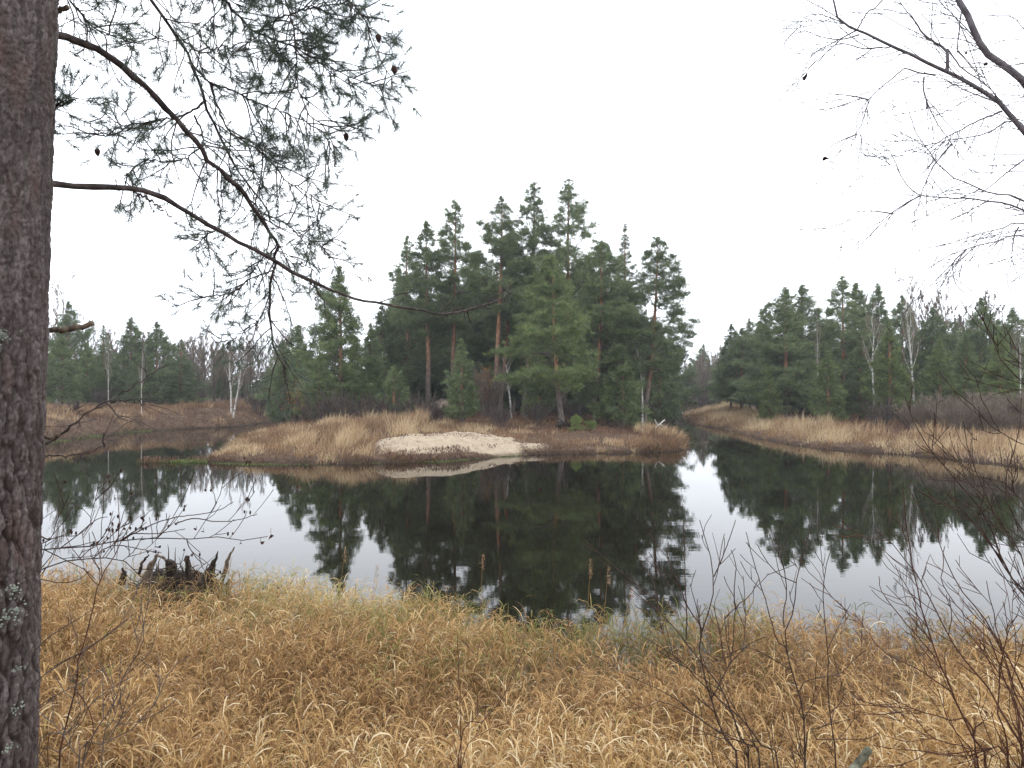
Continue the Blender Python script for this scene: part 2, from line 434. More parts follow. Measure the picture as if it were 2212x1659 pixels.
def sstep(a, b, x):
    t = np.clip((x - a) / (b - a), 0, 1); return t * t * (3 - 2 * t)
def sand_mask(x, y):
    u = (x + 3.2) / 4.6; v = (y - 38.5 - 0.26 * (x + 3.2)) / 3.5
    r = np.sqrt(u * u + v * v) + 0.30 * wave(x, y, 31, 1.1, 4) + 0.10 * sstep(-3, -7, x)
    return 1 - sstep(0.62, 1.20, r)
def ground_h(x, y):
    x = np.asarray(x, float); y = np.asarray(y, float)
    d = shore_distance(x, y)
    dl = np.maximum(d, 0)
    near = np.minimum(0.10 + 0.205 * dl, 1.85) * np.minimum(1, dl / 0.5)
    left = 1.60 * (1 - np.exp(-dl / 1.5))
    pen = 1.25 * (1 - np.exp(-dl / 8.5)) + 0.12 * np.minimum(1, dl / 0.4)
    right = 0.12 * np.minimum(1, dl / 0.4) + 0.85 * (1 - np.exp(-dl / 9.0))
    far = y > 19
    z = np.where(~far, near, np.where(x < -22.9 + 0 * y, left, np.where(x > 13.5 + np.maximum(0, (y - 70) * 0.16), right, pen)))
    z = z + sand_mask(x, y) * 0.50 * np.minimum(1, dl / 2.2) * far
    z = z + wave(x, y, 9, 0.8, 4) * 0.14 * np.minimum(1, dl / 2.5)
    z = z + np.where(far, np.clip((y - 120) / 200, 0, 1) * 2.0, 0)
    bed = -np.minimum(0.9, 0.28 * np.maximum(-d, 0)) - 0.02
    return np.where(d > 0, z, bed)

def axis(lo, hi, a, b, step):
    core = np.arange(a, b + step / 2, step)
    def out(start, end):
        r = []; s = step; p = start
        while abs(p - end) > 1e-6 and len(r) < 400:
            s *= 1.13; p = p + math.copysign(s, end - start)
            if (end - start) * (end - p) <= 0: p = end
            r.append(p)
        return r
    return np.concatenate([out(a, lo)[::-1], core, out(b, hi)])
gx = axis(-900, 900, -34, 30, 0.35); gy = axis(-200, 1500, -1, 74, 0.35)
X, Y = np.meshgrid(gx, gy)
Z = ground_h(X, Y)
acc = Acc()
nx, ny = len(gx), len(gy)
i = (np.arange(ny - 1) * nx)[:, None] + np.arange(nx - 1)[None, :]
acc.add(np.stack([X, Y, Z], -1).reshape(-1, 3), q=np.stack([i, i + 1, i + nx + 1, i + nx], -1).reshape(-1, 4), tint=(sand_mask(X, Y) * sstep(0.2, 1.0, shore_distance(X, Y) + 0.9 * sstep(-2.5, 0.5, X))).ravel())
structure(acc.build("ground", M['ground'], smooth=True))
acc = Acc()
wx = np.linspace(-95, 95, 40); wy = np.linspace(5, 140, 40)
X, Y = np.meshgrid(wx, wy); i = (np.arange(39) * 40)[:, None] + np.arange(39)[None, :]
acc.add(np.stack([X, Y, 0 * X], -1).reshape(-1, 3), q=np.stack([i, i + 1, i + 41, i + 40], -1).reshape(-1, 4))
structure(acc.build("river_water", M['water']))

def gz(x, y): return float(ground_h(np.array([x]), np.array([y]))[0])
def grad_shore(x, y, e=0.15):
    gx_ = shore_distance(x + e, y) - shore_distance(x - e, y)
    gy_ = shore_distance(x, y + e) - shore_distance(x, y - e)
    g = np.stack([gx_, gy_], -1)
    return nrm(g)

# ------------------------------------------------------------------ trees: builders
UP = np.array([0, 0, 1.0])

def tufts(acc, P, D, rng, n, ln, wd, spread=0.9, up=0.35, green=0.0, size=1.0):
    """a clump of needles at each point P (N,3) around direction D (N,3); one tint per clump"""
    N = len(P)
    if N == 0: return
    tint = np.clip(rng.normal(0.5, 0.30, N), 0, 1)
    size = np.broadcast_to(size, (N,))
    d = nrm(D[:, None, :] + rng.normal(0, spread, (N, n, 3)) + UP * up)
    l = ln * rng.uniform(0.6, 1.25, (N, n)) * size[:, None]
    p = P[:, None, :] + rng.normal(0, ln * 0.40, (N, n, 3)) * np.array([1, 1, 0.65]) * size[:, None, None]
    s = nrm(np.cross(d, rng.normal(0, 1, (N, n, 3))))
    acc.needles(p.reshape(-1, 3), (d * l[..., None]).reshape(-1, 3), s.reshape(-1, 3), wd * np.repeat(0.5 + 0.5 * size, n), np.repeat(tint, n), np.repeat(np.broadcast_to(green, (N,)), n))

def conifer(name, seed, H, base, Rad, kind='tall', lean=0.0, dens=1.0, green=0.0, mat='needle', bare_stubs=6, trunk_r=None, lean_dir=0.0):
    """a conifer at the origin > trunk (with its limbs), crown.  base = height where the crown starts"""
    rng = np.random.default_rng(seed)
    Rad = Rad * {'tall': 1.30, 'mid': 1.20, 'young': 1.1, 'spruce': 1.15}[kind]
    root = bpy.data.objects.new(name, None); COL.objects.link(root)
    r0 = trunk_r or (0.085 + H * 0.0085)
    k = 14
    zz = np.linspace(-0.3, H, k); tt = np.clip(zz / H, 0, 1)
    off = lean * (1 - (1 - tt) ** 2)
    wob = np.cumsum(rng.normal(0, 0.022, (k, 2)), 0) * (H / 14)
    tp = np.stack([off * math.cos(lean_dir) + wob[:, 0], off * math.sin(lean_dir) + wob[:, 1], zz], 1)
    tr = r0 * (1 - tt) ** 0.8 * (1 + 0.35 * np.exp(-tt * H / 0.5)) + 0.010
    ta = Acc(); ta.tubes(tp[None], tr[None], 9)
    ta.a[-1] = np.repeat(tt, 9).astype(np.float32)
    on = lambda z: np.array([np.interp(z, zz, tp[:, 0]), np.interp(z, zz, tp[:, 1]), z])
    br, TP, TD, TS = [], [], [], []
    spc = {'tall': 0.43, 'mid': 0.40, 'young': 0.34, 'spruce': 0.34}[kind] * (0.8 + 0.02 * H)
    z = base
    az0 = rng.uniform(0, 6.28)
    big = rng.uniform(0, 6.28); ecc = 0.22 if kind in ('tall', 'mid') else 0.08
    while z < H - 0.1:
        t = (z - base) / (H - base)
        if kind == 'tall':   prof = min(1.0, 0.62 + 1.5 * t) * (1 - t) ** 0.80 * (1.0 - 0.15 * t) + 0.03
        elif kind == 'mid':  prof = min(1.0, 0.80 + 1.1 * t) * (1 - t) ** 0.80 + 0.02
        elif kind == 'young': prof = min(1.0, 0.72 + 1.6 * t) * (1 - t) ** 0.82 + 0.03
        else:                prof = (1 - t) ** 0.95 + 0.02
        prof *= rng.uniform(0.78, 1.15)
        az0 += 2.4
        for b in range(rng.integers(4, 7) + (kind in ('young', 'spruce'))):
            if kind == 'tall' and rng.random() < 0.10: continue
            az = az0 + b * 1.15 + rng.normal(0, 0.3)
            Lb = Rad * prof * rng.uniform(0.6, 1.2) * (1 + ecc * math.cos(az - big))
            if kind in ('tall', 'mid') and rng.random() < 0.10: Lb *= 1.25
            if kind == 'spruce': el = R_(-22 + 60 * t) + rng.normal(0, 0.1); curl = 0.35
            elif kind == 'young': el = R_(14 + 52 * t) + rng.normal(0, 0.12); curl = 0.5
            else: el = R_(-6 + 66 * t ** 1.2) + rng.normal(0, 0.24); curl = rng.uniform(0.05, 0.5)
            p = on(z + rng.uniform(-0.12, 0.12)); pts = [p]; e = el
            a2 = az
            for s in range(4):
                e += curl / 4; a2 += rng.normal(0, 0.09)
                p = p + np.array([math.cos(a2) * math.cos(e), math.sin(a2) * math.cos(e), math.sin(e)]) * Lb / 4
                pts.append(p)
            pts = np.array(pts); br.append(pts)
            bd = nrm(pts[-1] - pts[-2])
            sz = float(np.interp(t, [0, 0.55, 0.85, 1], [1, 0.88, 0.55, 0.38])) * (0.85 if kind == 'young' else 1)
            TP.append(pts[-1]); TD.append(bd); TS.append(sz)
            if kind in ('tall', 'mid'):
                nc = max(1, int(Lb / 0.38 + rng.random()))
                for c_ in range(nc):
                    u = 1.0 if c_ == 0 else rng.uniform(0.40, 1.0)
                    f = u * 4; i0 = min(int(f), 3); b0 = pts[i0] + (pts[i0 + 1] - pts[i0]) * (f - i0)
                    a3 = a2 + (rng.choice((-1, 1)) * rng.uniform(0.5, 1.2) if c_ else 0)
                    l2 = 0 if c_ == 0 else (0.15 + 0.34 * Lb * (1.1 - u)) * rng.uniform(0.5, 1.3)
                    ctr = b0 + np.array([math.cos(a3), math.sin(a3), rng.uniform(0.0, 0.45)]) * l2
                    rad_ = sz * rng.uniform(0.16, 0.32)
                    m_ = int(rng.integers(6, 11))
                    for w_ in range(m_):
                        o_ = rng.normal(0, 1, 3) * np.array([1, 1, 0.65]) * rad_
                        TP.append(ctr + o_); TD.append(nrm(o_ * 1.2 + bd * 0.3 + UP * 0.35)); TS.append(sz * rng.uniform(0.7, 1.1))
                continue
            n2 = max(1, int(Lb / (0.13 if kind in ('young', 'spruce') else 0.100) * dens * (1.15 - 0.4 * t)))
            u_lo = {'tall': 0.38, 'mid': 0.30}.get(kind, 0.12)
            for q in range(n2):
                u = u_lo + (1.0 - u_lo) * rng.random() ** 0.75
                f = u * 4; i0 = min(int(f), 3); b0 = pts[i0] + (pts[i0 + 1] - pts[i0]) * (f - i0)
                sg = 1 if q % 2 else -1
                a3 = a2 + sg * rng.uniform(0.4, 1.1)
                l2 = (0.10 + 0.30 * Lb * (1.05 - u * 0.8)) * rng.uniform(0.4, 1.1)
                e3 = rng.uniform(-0.05, 0.5) + el * 0.4
                d3 = np.array([math.cos(a3) * math.cos(e3), math.sin(a3) * math.cos(e3), math.sin(e3)])
                TP.append(b0 + d3 * l2); TD.append(d3); TS.append(sz * rng.uniform(0.75, 1.1))
                if l2 > 0.38:
                    TP.append(b0 + d3 * l2 * 0.55 + rng.normal(0, 0.05, 3)); TD.append(nrm(d3 + UP * 0.4)); TS.append(sz * 0.9)
        z += spc * rng.uniform(0.75, 1.2) * (1.0 if t < 0.75 else 0.8)
    for q in range(4):
        TP.append(on(H - 0.10 - 0.2 * q)); TD.append(nrm(UP * 2 + rng.normal(0, 0.2, 3))); TS.append(0.30 + 0.05 * q)
    bp = np.array(br)
    L0 = np.linalg.norm(bp[:, -1] - bp[:, 0], axis=1)
    ta.tubes(bp, (0.012 + 0.010 * L0)[:, None] * np.array([1, 0.8, 0.6, 0.4, 0.2])[None], 4, 0.12)
    st = []
    for q in range(bare_stubs):
        zb = rng.uniform(0.25, 1.0) * base
        if zb < 0.8: continue
        a = rng.uniform(0, 6.28); l = rng.uniform(0.4, 1.9); e = rng.uniform(-0.5, 0.2)
        b0 = on(zb); d = np.array([math.cos(a) * math.cos(e), math.sin(a) * math.cos(e), math.sin(e)])
        st.append(np.array([b0, b0 + d * l * .35, b0 + d * l * .6 - UP * .03, b0 + d * l * .8 - UP * .10 * l, b0 + d * l - UP * 0.22 * l]))
    if st: ta.tubes(np.array(st), np.array([.030, .026, .020, .015, .009])[None], 4, 0.12)
    ta.build("trunk", M['pinebark'], root, smooth=True)
    ca = Acc()
    P, D, S = np.array(TP), np.array(TD), np.array(TS)
    g = np.clip(np.full(len(P), green) * rng.uniform(0.4, 1.3, len(P)), 0, 1)
    if kind == 'young':   tufts(ca, P, D, rng, 28, 0.23, 0.030, 0.75, 0.45, g, S)
    elif kind == 'spruce': tufts(ca, P, D, rng, 26, 0.30, 0.030, 0.6, -0.1, g, S)
    else:                 tufts(ca, P, D, rng, 22, 0.25, 0.031, 0.80, 0.55, g, S)
    ca.build("crown", M[mat], root)
    return root

def grow(rng, base, d0, L0, r0, levels, nkids, spread=0.55, up=0.12, ratio=0.62, k=5, rmin=0.006, wob=0.10, first=0.3, thin=0.42):
    """recursive bare branching: a list per level of (points (k,3), radii (k,))"""
    out = []
    cur = [(np.asarray(base, float), nrm(np.asarray(d0, float)), L0, r0)]
    for lv in range(levels):
        nxt, lev = [], []
        for (p, d, Ln, r) in cur:
            pts = [p]; dd = d
            for s in range(k - 1):
                dd = nrm(dd + rng.normal(0, wob, 3) + UP * up * (0.6 if lv == 0 else 1))
                p = p + dd * Ln / (k - 1); pts.append(p)
            pts = np.array(pts); re = max(rmin, r * (0.25 if lv == 0 else 0.4))
            lev.append((pts, np.linspace(r, re, k)))
            if lv < levels - 1:
                nk = nkids[lv]
                for q in range(nk):
                    u = first + (1 - first) * (q + rng.uniform(0.1, 0.9)) / nk if lv == 0 else rng.uniform(0.2, 1.0)
                    f = u * (k - 1); i0 = min(int(f), k - 2)
                    b0 = pts[i0] + (pts[i0 + 1] - pts[i0]) * (f - i0)
                    tg = nrm(pts[i0 + 1] - pts[i0])
                    sd = nrm(np.cross(tg, rng.normal(0, 1, 3)))
                    nd = nrm(tg * math.cos(spread) + sd * math.sin(spread) + UP * up)
                    nxt.append((b0, nd, Ln * ratio * (1.15 - 0.65 * u if lv == 0 else 1.0) * rng.uniform(0.6, 1.1), max(rmin, r * (1 - 0.75 * u) * thin)))
        out.append(lev); cur = nxt
    return out
def lay(acc, lev, sides):
    acc.tubes(np.array([a for a, _ in lev]), np.array([b for _, b in lev]), sides)

def bare_tree(name, seed, H, trunk_mat, twig_mat, r0=0.11, nkids=(16, 6, 4), spread=0.62, lean=(0, 0), rmin=0.008, first=0.3, ratio=0.36, up=0.12):
    rng = np.random.default_rng(seed)
    root = bpy.data.objects.new(name, None); COL.objects.link(root)
    lv = grow(rng, (0, 0, -0.2), (lean[0], lean[1], 1), H, r0, len(nkids) + 1, nkids, spread, up, ratio, 6, rmin, 0.05, first)
    a = Acc(); lay(a, lv[0], 8); lay(a, lv[1], 5); a.build("trunk", M[trunk_mat], root, smooth=True)
    a = Acc()
    for l in lv[2:]: lay(a, l, 3)
    a.build("crown", M[twig_mat], root)
    return root

def bare_bush(name, seed, H, mat, stems=16, nkids=(7, 5), rmin=0.006, r0=0.022, fan=0.5):
    rng = np.random.default_rng(seed)
    root = bpy.data.objects.new(name, None); COL.objects.link(root)
    s, t = Acc(), Acc()
    for q in range(stems):
        a = rng.uniform(0, 6.28); f = rng.uniform(0.05, fan)
        lv = grow(rng, (math.cos(a) * .2, math.sin(a) * .2, -0.1), (math.cos(a) * f * 1.6, math.sin(a) * f * 1.6, 1), H * rng.uniform(0.6, 1.0), r0, 3, nkids, 0.5, 0.12, 0.42, 5, rmin, 0.08, 0.25)
        lay(s, lv[0], 5)
        for l in lv[1:]: lay(t, l, 3)
    s.build("stem", M[mat], root); t.build("crown", M[mat], root)
    return root

def plant(root, px, d, label, cat, group=None, rz=0.0, sink=0.0):
    x = (px - CX) / F * d
    root.location = (x, d, gz(x, d) - sink); root.rotation_euler = (0, 0, rz)
    return tag(root, label, cat, group)
def height_for(py, d, px):
    x = (px - CX) / F * d
    return EYE - (py - HY) / F * d - gz(x, d)

# ------------------------------------------------------------------ central pines on the point
G_POINT = "pines of the grove on the point"
# base px, top px, top py, distance, crown base fraction, crown radius, kind, green, label
CENTRAL = [
    (882, 878, 516, 66, 0.30, 2.7, 'tall', 0.0, "slim pine with a thin pointed top at the left end of the tall grove"),
    (926, 922, 482, 63, 0.50, 2.4, 'tall', 0.05, "tall pine with a narrow top and bare orange brown trunk behind the broken branch tip"),
    (974, 984, 436, 64, 0.48, 3.0, 'tall', 0.05, "tall pine with a spire top rising behind the small bushy pine"),
    (1062, 1087, 428, 60, 0.55, 2.9, 'tall', 0.05, "tall pine with a long bare leaning pinkish trunk in the middle of the grove"),
    (1080, 1100, 500, 63, 0.55, 2.5, 'tall', 0.0, "pine with an orange trunk standing close behind the leaning bare trunk"),
    (1130, 1154, 396, 61, 0.40, 3.1, 'tall', 0.0, "very tall open crowned pine, its grey lower trunk leaning, left of the tallest top"),
    (1215, 1226, 389, 63, 0.36, 3.8, 'tall', 0.0, "tallest pine of the grove with long boughs reaching to the right"),
    (1214, 1194, 556, 50, 0.24, 3.0, 'mid', 0.35, "bright green pine standing in front of the grove over a gnarled trunk foot"),
    (1282, 1298, 519, 57, 0.32, 3.3, 'tall', 0.1, "bushy pine with a reddish trunk right of the bright green pine"),
    (1340, 1349, 486, 68, 0.35, 2.3, 'spruce', 0.0, "narrow spruce with a thin spire above the right part of the grove"),
    (1386, 1419, 514, 56, 0.34, 3.5, 'tall', 0.0, "wide pine with drooping lower boughs at the right end of the grove"),
    (735, 737, 574, 58, 0.12, 2.8, 'mid', 0.25, "light green conical pine standing apart left of the tall grove"),
    (640, 645, 703, 66, 0.10, 2.0, 'mid', 0.0, "dark smaller pine left of the conical light green pine"),
    (800, 800, 700, 60, 0.10, 2.4, 'young', 0.05, "dense mid green young pine at the foot of the slim pine"),
    (690, 690, 775, 55, 0.05, 1.9, 'young', 0.2, "low bushy young pine below the conical light green pine"),
    (851, 851, 792, 54, 0.05, 1.5, 'young', 0.15, "short bluish green young pine beside the grove edge grass"),
    (1000, 996, 736, 49, 0.05, 1.75, 'young', 0.12, "small bushy pine alone before the bare trunks"),
    (1330, 1330, 640, 60, 0.20, 2.8, 'mid', 0.05, "leafy mid height pine between the reddish trunk and the birch"),
    (1150, 1150, 600, 68, 0.25, 2.7, 'mid', 0.0, "shaded pine filling the space behind the bright green pine"),
    (1030, 1030, 590, 72, 0.25, 2.8, 'mid', 0.0, "shaded pine behind the small bushy pine and bare trunks"),
    (860, 862, 600, 72, 0.15, 2.6, 'mid', 0.0, "dark broad pine behind the slim pine at the left end"),
    (1250, 1250, 560, 72, 0.28, 2.8, 'mid', 0.0, "dark pine behind the reddish trunk, its trunk hidden"),
    (770, 768, 742, 57, 0.06, 2.0, 'young', 0.25, "mid green young pine right of the conical light green pine"),
    (725, 722, 716, 63, 0.08, 2.2, 'mid', 0.1, "dim pine behind the conical light green pine"),
    (822, 825, 664, 64, 0.10, 2.4, 'mid', 0.05, "broad pine between the slim pine and the conical light green pine"),
    (612, 612, 786, 62, 0.05, 1.7, 'young', 0.1, "low dark young pine left of the shrub with rusty leaves"),
    (1165, 1166, 745, 54, 0.08, 1.6, 'young', 0.2, "short green pine left of the bright green pine foot"),
    (1345, 1347, 760, 55, 0.10, 1.9, 'mid', 0.2, "low green pine between the reddish trunk and the birch stem"),
    (1420, 1425, 700, 66, 0.08, 2.2, 'mid', 0.0, "dark low branched pine at the right rear corner of the grove"),
]
for n_, (bx, tx, ty, d, bf, rad, kind, green, label) in enumerate(CENTRAL):
    H = height_for(ty, d, bx)
    t = conifer("pine_tree" if kind != 'spruce' else "spruce_tree", 100 + n_, H, H * bf * (0.86 if kind == 'tall' else 1), rad, kind, lean=(tx - bx) / F * d, green=green, bare_stubs=8 if kind == 'tall' else 2)
    plant(t, bx, d, label, "tree", G_POINT)

# ------------------------------------------------------------------ prototypes shared by the woods behind
def park(o): o.location = (0, 0, 0); return o
PROTO = {
    'tall1': (conifer("pine_tree", 301, 15, 6.0, 2.6, 'tall'), 15), 'tall2': (conifer("pine_tree", 302, 15, 5.0, 2.9, 'tall'), 15),
    'mid1': (conifer("pine_tree", 303, 12, 1.6, 2.6, 'mid'), 12), 'mid2': (conifer("pine_tree", 304, 12, 2.2, 3.0, 'mid'), 12), 'mid3': (conifer("pine_tree", 309, 12, 1.0, 2.4, 'mid', green=0.15), 12),
    'young1': (conifer("young_pine", 305, 7, 0.4, 1.9, 'young', green=0.55, bare_stubs=0), 7), 'young2': (conifer("young_pine", 306, 7, 0.3, 2.1, 'young', green=0.4, bare_stubs=0), 7),
    'spruce1': (conifer("spruce_tree", 307, 12, 0.9, 2.0, 'spruce', bare_stubs=0), 12),
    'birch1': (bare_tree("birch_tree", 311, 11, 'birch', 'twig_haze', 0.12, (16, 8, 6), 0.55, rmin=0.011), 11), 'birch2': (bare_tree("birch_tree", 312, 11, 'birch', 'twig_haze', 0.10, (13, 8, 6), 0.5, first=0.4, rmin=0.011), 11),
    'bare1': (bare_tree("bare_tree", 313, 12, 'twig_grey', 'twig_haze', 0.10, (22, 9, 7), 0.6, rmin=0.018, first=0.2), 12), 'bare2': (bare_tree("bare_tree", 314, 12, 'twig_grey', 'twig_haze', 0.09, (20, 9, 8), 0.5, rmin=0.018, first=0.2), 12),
    'bush1': (bare_bush("bare_shrub", 315, 3.0, 'twig_haze', 30, (9, 8), 0.009), 3.0), 'bush2': (bare_bush("bare_shrub", 316, 2.5, 'twig_grey', 22, (8, 7), 0.009), 2.5),
}
USED = set()
prng = random.Random(4)
def grow_copy(kind, px, top_py, d, label, group=None, wide=1.0, cat="tree"):
    """a tree of one of the shared kinds, as tall as the photo shows it at that distance"""
    root, H0 = PROTO[kind]
    x = (px - CX) / F * d
    z = gz(x, d)
    H = EYE - (top_py - HY) / F * d - z
    s = H / H0
    w = s * wide * prng.uniform(0.92, 1.08)
    rz = prng.uniform(0, 6.28)
    if kind not in USED:
        USED.add(kind)
        root.location = (x, d, z); root.rotation_euler = (0, 0, rz); root.scale = (w, w, s)
        return tag(root, label, cat, group)
    return copy_tree(root, (x, d, z), rz, (w, w, s), label, group, cat)

GR, GL = "trees along the right bank", "trees along the left bank"
for a in [
    ('mid2', 1579, 704, 84, "dark pine nearest the narrow channel on the right bank", 1.0),
    ('tall2', 1620, 690, 92, "thin pine between the channel pine and the broad double topped pine", 1.0),
    ('tall1', 1653, 660, 80, "narrow pine with an uneven top left of the broad double topped pine", 1.1),
    ('mid1', 1699, 624, 66, "broad pine with layered boughs, left half of the double top", 1.25),
    ('mid2', 1732, 622, 68, "broad pine with layered boughs, right half of the double top", 1.15),
    ('tall2', 1822, 600, 70, "tallest pointed pine of the right bank", 1.1),
    ('mid3', 1850, 612, 74, "pine close behind the tallest pointed pine of the right bank", 1.0),
    ('mid1', 1900, 616, 72, "pointed pine behind the forked dead birch", 0.9),
    ('tall1', 1952, 640, 73, "dull green pine just left of the white birch trunk", 0.95),
    ('mid2', 2014, 668, 70, "dull pine with a ragged top right of the white birch", 1.0),
    ('tall2', 2062, 690, 76, "low ragged pine between the white birch and the dark round pine", 1.0),
    ('mid2', 2119, 650, 66, "dark round topped pine near the right edge", 1.0),
    ('mid1', 2190, 668, 62, "dark pine cut by the right edge of the view", 1.0),
    ('young1', 1923, 698, 57, "large bushy young pine with fresh green tips in front of the right wood", 1.15),
    ('young2', 1788, 756, 58, "small conical young pine in front of the broad double topped pine", 1.15),
    ('young1', 1660, 800, 62, "low young pine under the double topped pine", 1.1),
    ('mid3', 1860, 740, 63, "mid green pine filling between the two young pines", 1.1),
    ('young2', 2030, 734, 57, "bushy pine right of the large young pine", 1.2),
    ('mid3', 2085, 724, 58, "bright mid green pine behind the brown willow thicket", 1.1),
    ('young1', 2160, 716, 54, "green pine over the brown willow thicket near the right edge", 1.2),
    ('spruce1', 1750, 700, 76, "dark spruce in the shade behind the small conical young pine", 1.1),
    ('mid3', 2260, 700, 56, "pine beyond the right edge of the thicket", 1.1),
]: grow_copy(a[0], a[1], a[2], a[3], a[4], GR, a[5])
for a in [
    ('mid2', 147, 656, 84, "tall pine by the dark trunk at the left edge of the view", 0.95),
    ('mid3', 135, 720, 72, "green pine low beside the near trunk on the left bank", 1.1),
    ('spruce1', 224, 702, 82, "dark pine, left top of the left bank clump", 1.3),
    ('mid1', 280, 688, 80, "highest green pine of the left bank clump", 1.15),
    ('mid2', 338, 699, 80, "round green pine right of the highest pine on the left bank", 1.1),
    ('spruce1', 392, 732, 74, "conical dark pine at the right end of the left bank clump", 1.5),
    ('mid3', 190, 745, 78, "shaded pine low in the left bank clump", 1.2),
    ('mid1', 310, 760, 72, "low shaded pine behind the leaning white birch of the left bank", 1.3),
    ('mid1', 481, 744, 100, "far pine behind the twin white birches", 1.0),
    ('mid3', 610, 735, 88, "dark pine between the twin birches and the grove", 1.1),
    ('spruce1', 585, 770, 84, "dim spruce in the gap left of the grove", 1.1),
    ('mid2', 60, 690, 76, "pine behind the near trunk on the left bank", 1.1),
    ('mid1', -60, 680, 74, "pine beyond the near trunk on the left bank", 1.1),
]: grow_copy(a[0], a[1], a[2], a[3], a[4], GL, a[5])

GB = "white birches"
grow_copy('birch1', 1975, 612, 62, "tall white birch among the pines on the right bank", GB, 0.9)
grow_copy('birch2', 1890, 680, 61, "forked pale birch left of the tall white one", GB, 1.2)
grow_copy('birch2', 1768, 700, 63, "slim birch trunk in front of the layered pine", GB, 0.5)
grow_copy('birch1', 122, 624, 92, "tall bare birch beside the near trunk in the left distance", GB, 1.0)
grow_copy('birch2', 234, 760, 68, "slim birch stem before the dark left bank clump", GB, 0.7)
grow_copy('birch1', 306, 745, 62, "slender birch at the water edge of the left bank", GB, 0.55)
grow_copy('birch2', 2205, 700, 50, "pale birch stem at the right edge over the thicket", GB, 0.7)
def leaning_birch(px, d, seed, lean, H, label):
    t = bare_tree("birch_tree", seed, H, 'birch', 'twig_haze', 0.10, (12, 6, 4), 0.5, lean=lean, first=0.4)
    plant(t, px, d, label, "tree", GB)
leaning_birch(503, 68, 331, (0.13, 0), 6.4, "white birch leaning right at the neck of the left inlet")
leaning_birch(500, 69, 332, (-0.03, 0), 5.6, "thin upright birch touching the leaning one at the left inlet")
leaning_birch(1389, 54.5, 333, (0.03, 0.05), 6.5, "white birch stem at the right end of the grove")
leaning_birch(1104, 58, 334, (-0.04, 0), 4.5, "thin pale birch sapling between the grove trunks")

# bare woods far behind, too alike to tell apart
wr = random.Random(12)
for q in range(64):
    px = wr.uniform(60, 690) if q < 38 else wr.uniform(400, 640)
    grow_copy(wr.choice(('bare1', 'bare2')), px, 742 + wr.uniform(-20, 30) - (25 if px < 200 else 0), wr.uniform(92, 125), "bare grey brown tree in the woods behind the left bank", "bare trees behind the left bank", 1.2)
for q in range(20):
    px = wr.uniform(1440, 1600)
    grow_copy(wr.choice(('bare1', 'bare2')), px, 760 + wr.uniform(-12, 30), wr.uniform(128, 175), "bare grey tree in the woods at the end of the channel", "bare trees at the end of the channel", 1.2)
for q in range(14):
    px = wr.uniform(1800, 2330)
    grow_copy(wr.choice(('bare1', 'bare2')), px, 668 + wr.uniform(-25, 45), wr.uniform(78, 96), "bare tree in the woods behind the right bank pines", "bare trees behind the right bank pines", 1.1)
for q, (px, py, d) in enumerate([(1520, 746, 150), (1490, 785, 165), (1555, 772, 140), (1462, 800, 170), (1585, 740, 118)]):
    grow_copy(('mid2', 'mid1', 'tall2', 'mid3', 'mid1')[q], px, py, d, ["round topped hazy pine at the end of the channel", "low hazy pine left of the round one at the channel end", "hazy pine right of the round one at the channel end",
        "faint pine farthest up the channel beside the grove", "tall hazy pine where the right wood meets the channel"][q], "far pines at the channel end", 1.1)
for q in range(16):
    px = 1400 + 190 * (q + wr.random()) / 16
    grow_copy(wr.choice(('mid1', 'mid2', 'bare1', 'bare2')), px, 786 + wr.uniform(-8, 22), wr.uniform(122, 150), "dim low tree closing the view at the end of the channel", "trees closing the channel end", 1.5)
for q in range(34):       # the dark wood behind the grove
    px = wr.uniform(800, 1420)
    edge = abs(px - 1110) / 310
    grow_copy(wr.choice(('mid1', 'mid2', 'spruce1', 'mid3')), px, 545 + 130 * edge ** 2 + wr.uniform(0, 90), wr.uniform(71, 96), "shaded pine deep in the wood behind the grove", "pines deep behind the grove", 1.3)
for q in range(30):
    px = 1590 + 740 * (q + wr.random()) / 30
    grow_copy(wr.choice(('mid1', 'mid2', 'spruce1', 'mid3')), px, 705 + wr.uniform(0, 50), wr.uniform(78, 94), "shaded pine deep in the wood of the right bank", "pines deep behind the right bank", 1.5)
for q in range(38):
    px = -150 + 840 * (q + wr.random()) / 38
    low = 26 if 425 < px < 600 else 0
    grow_copy(wr.choice(('mid1', 'mid2', 'spruce1', 'mid3')), px, 752 + low + wr.uniform(0, 45 - low), wr.uniform(84, 108) + low, "shaded pine deep in the wood of the left bank", "pines deep behind the left bank", 1.6)

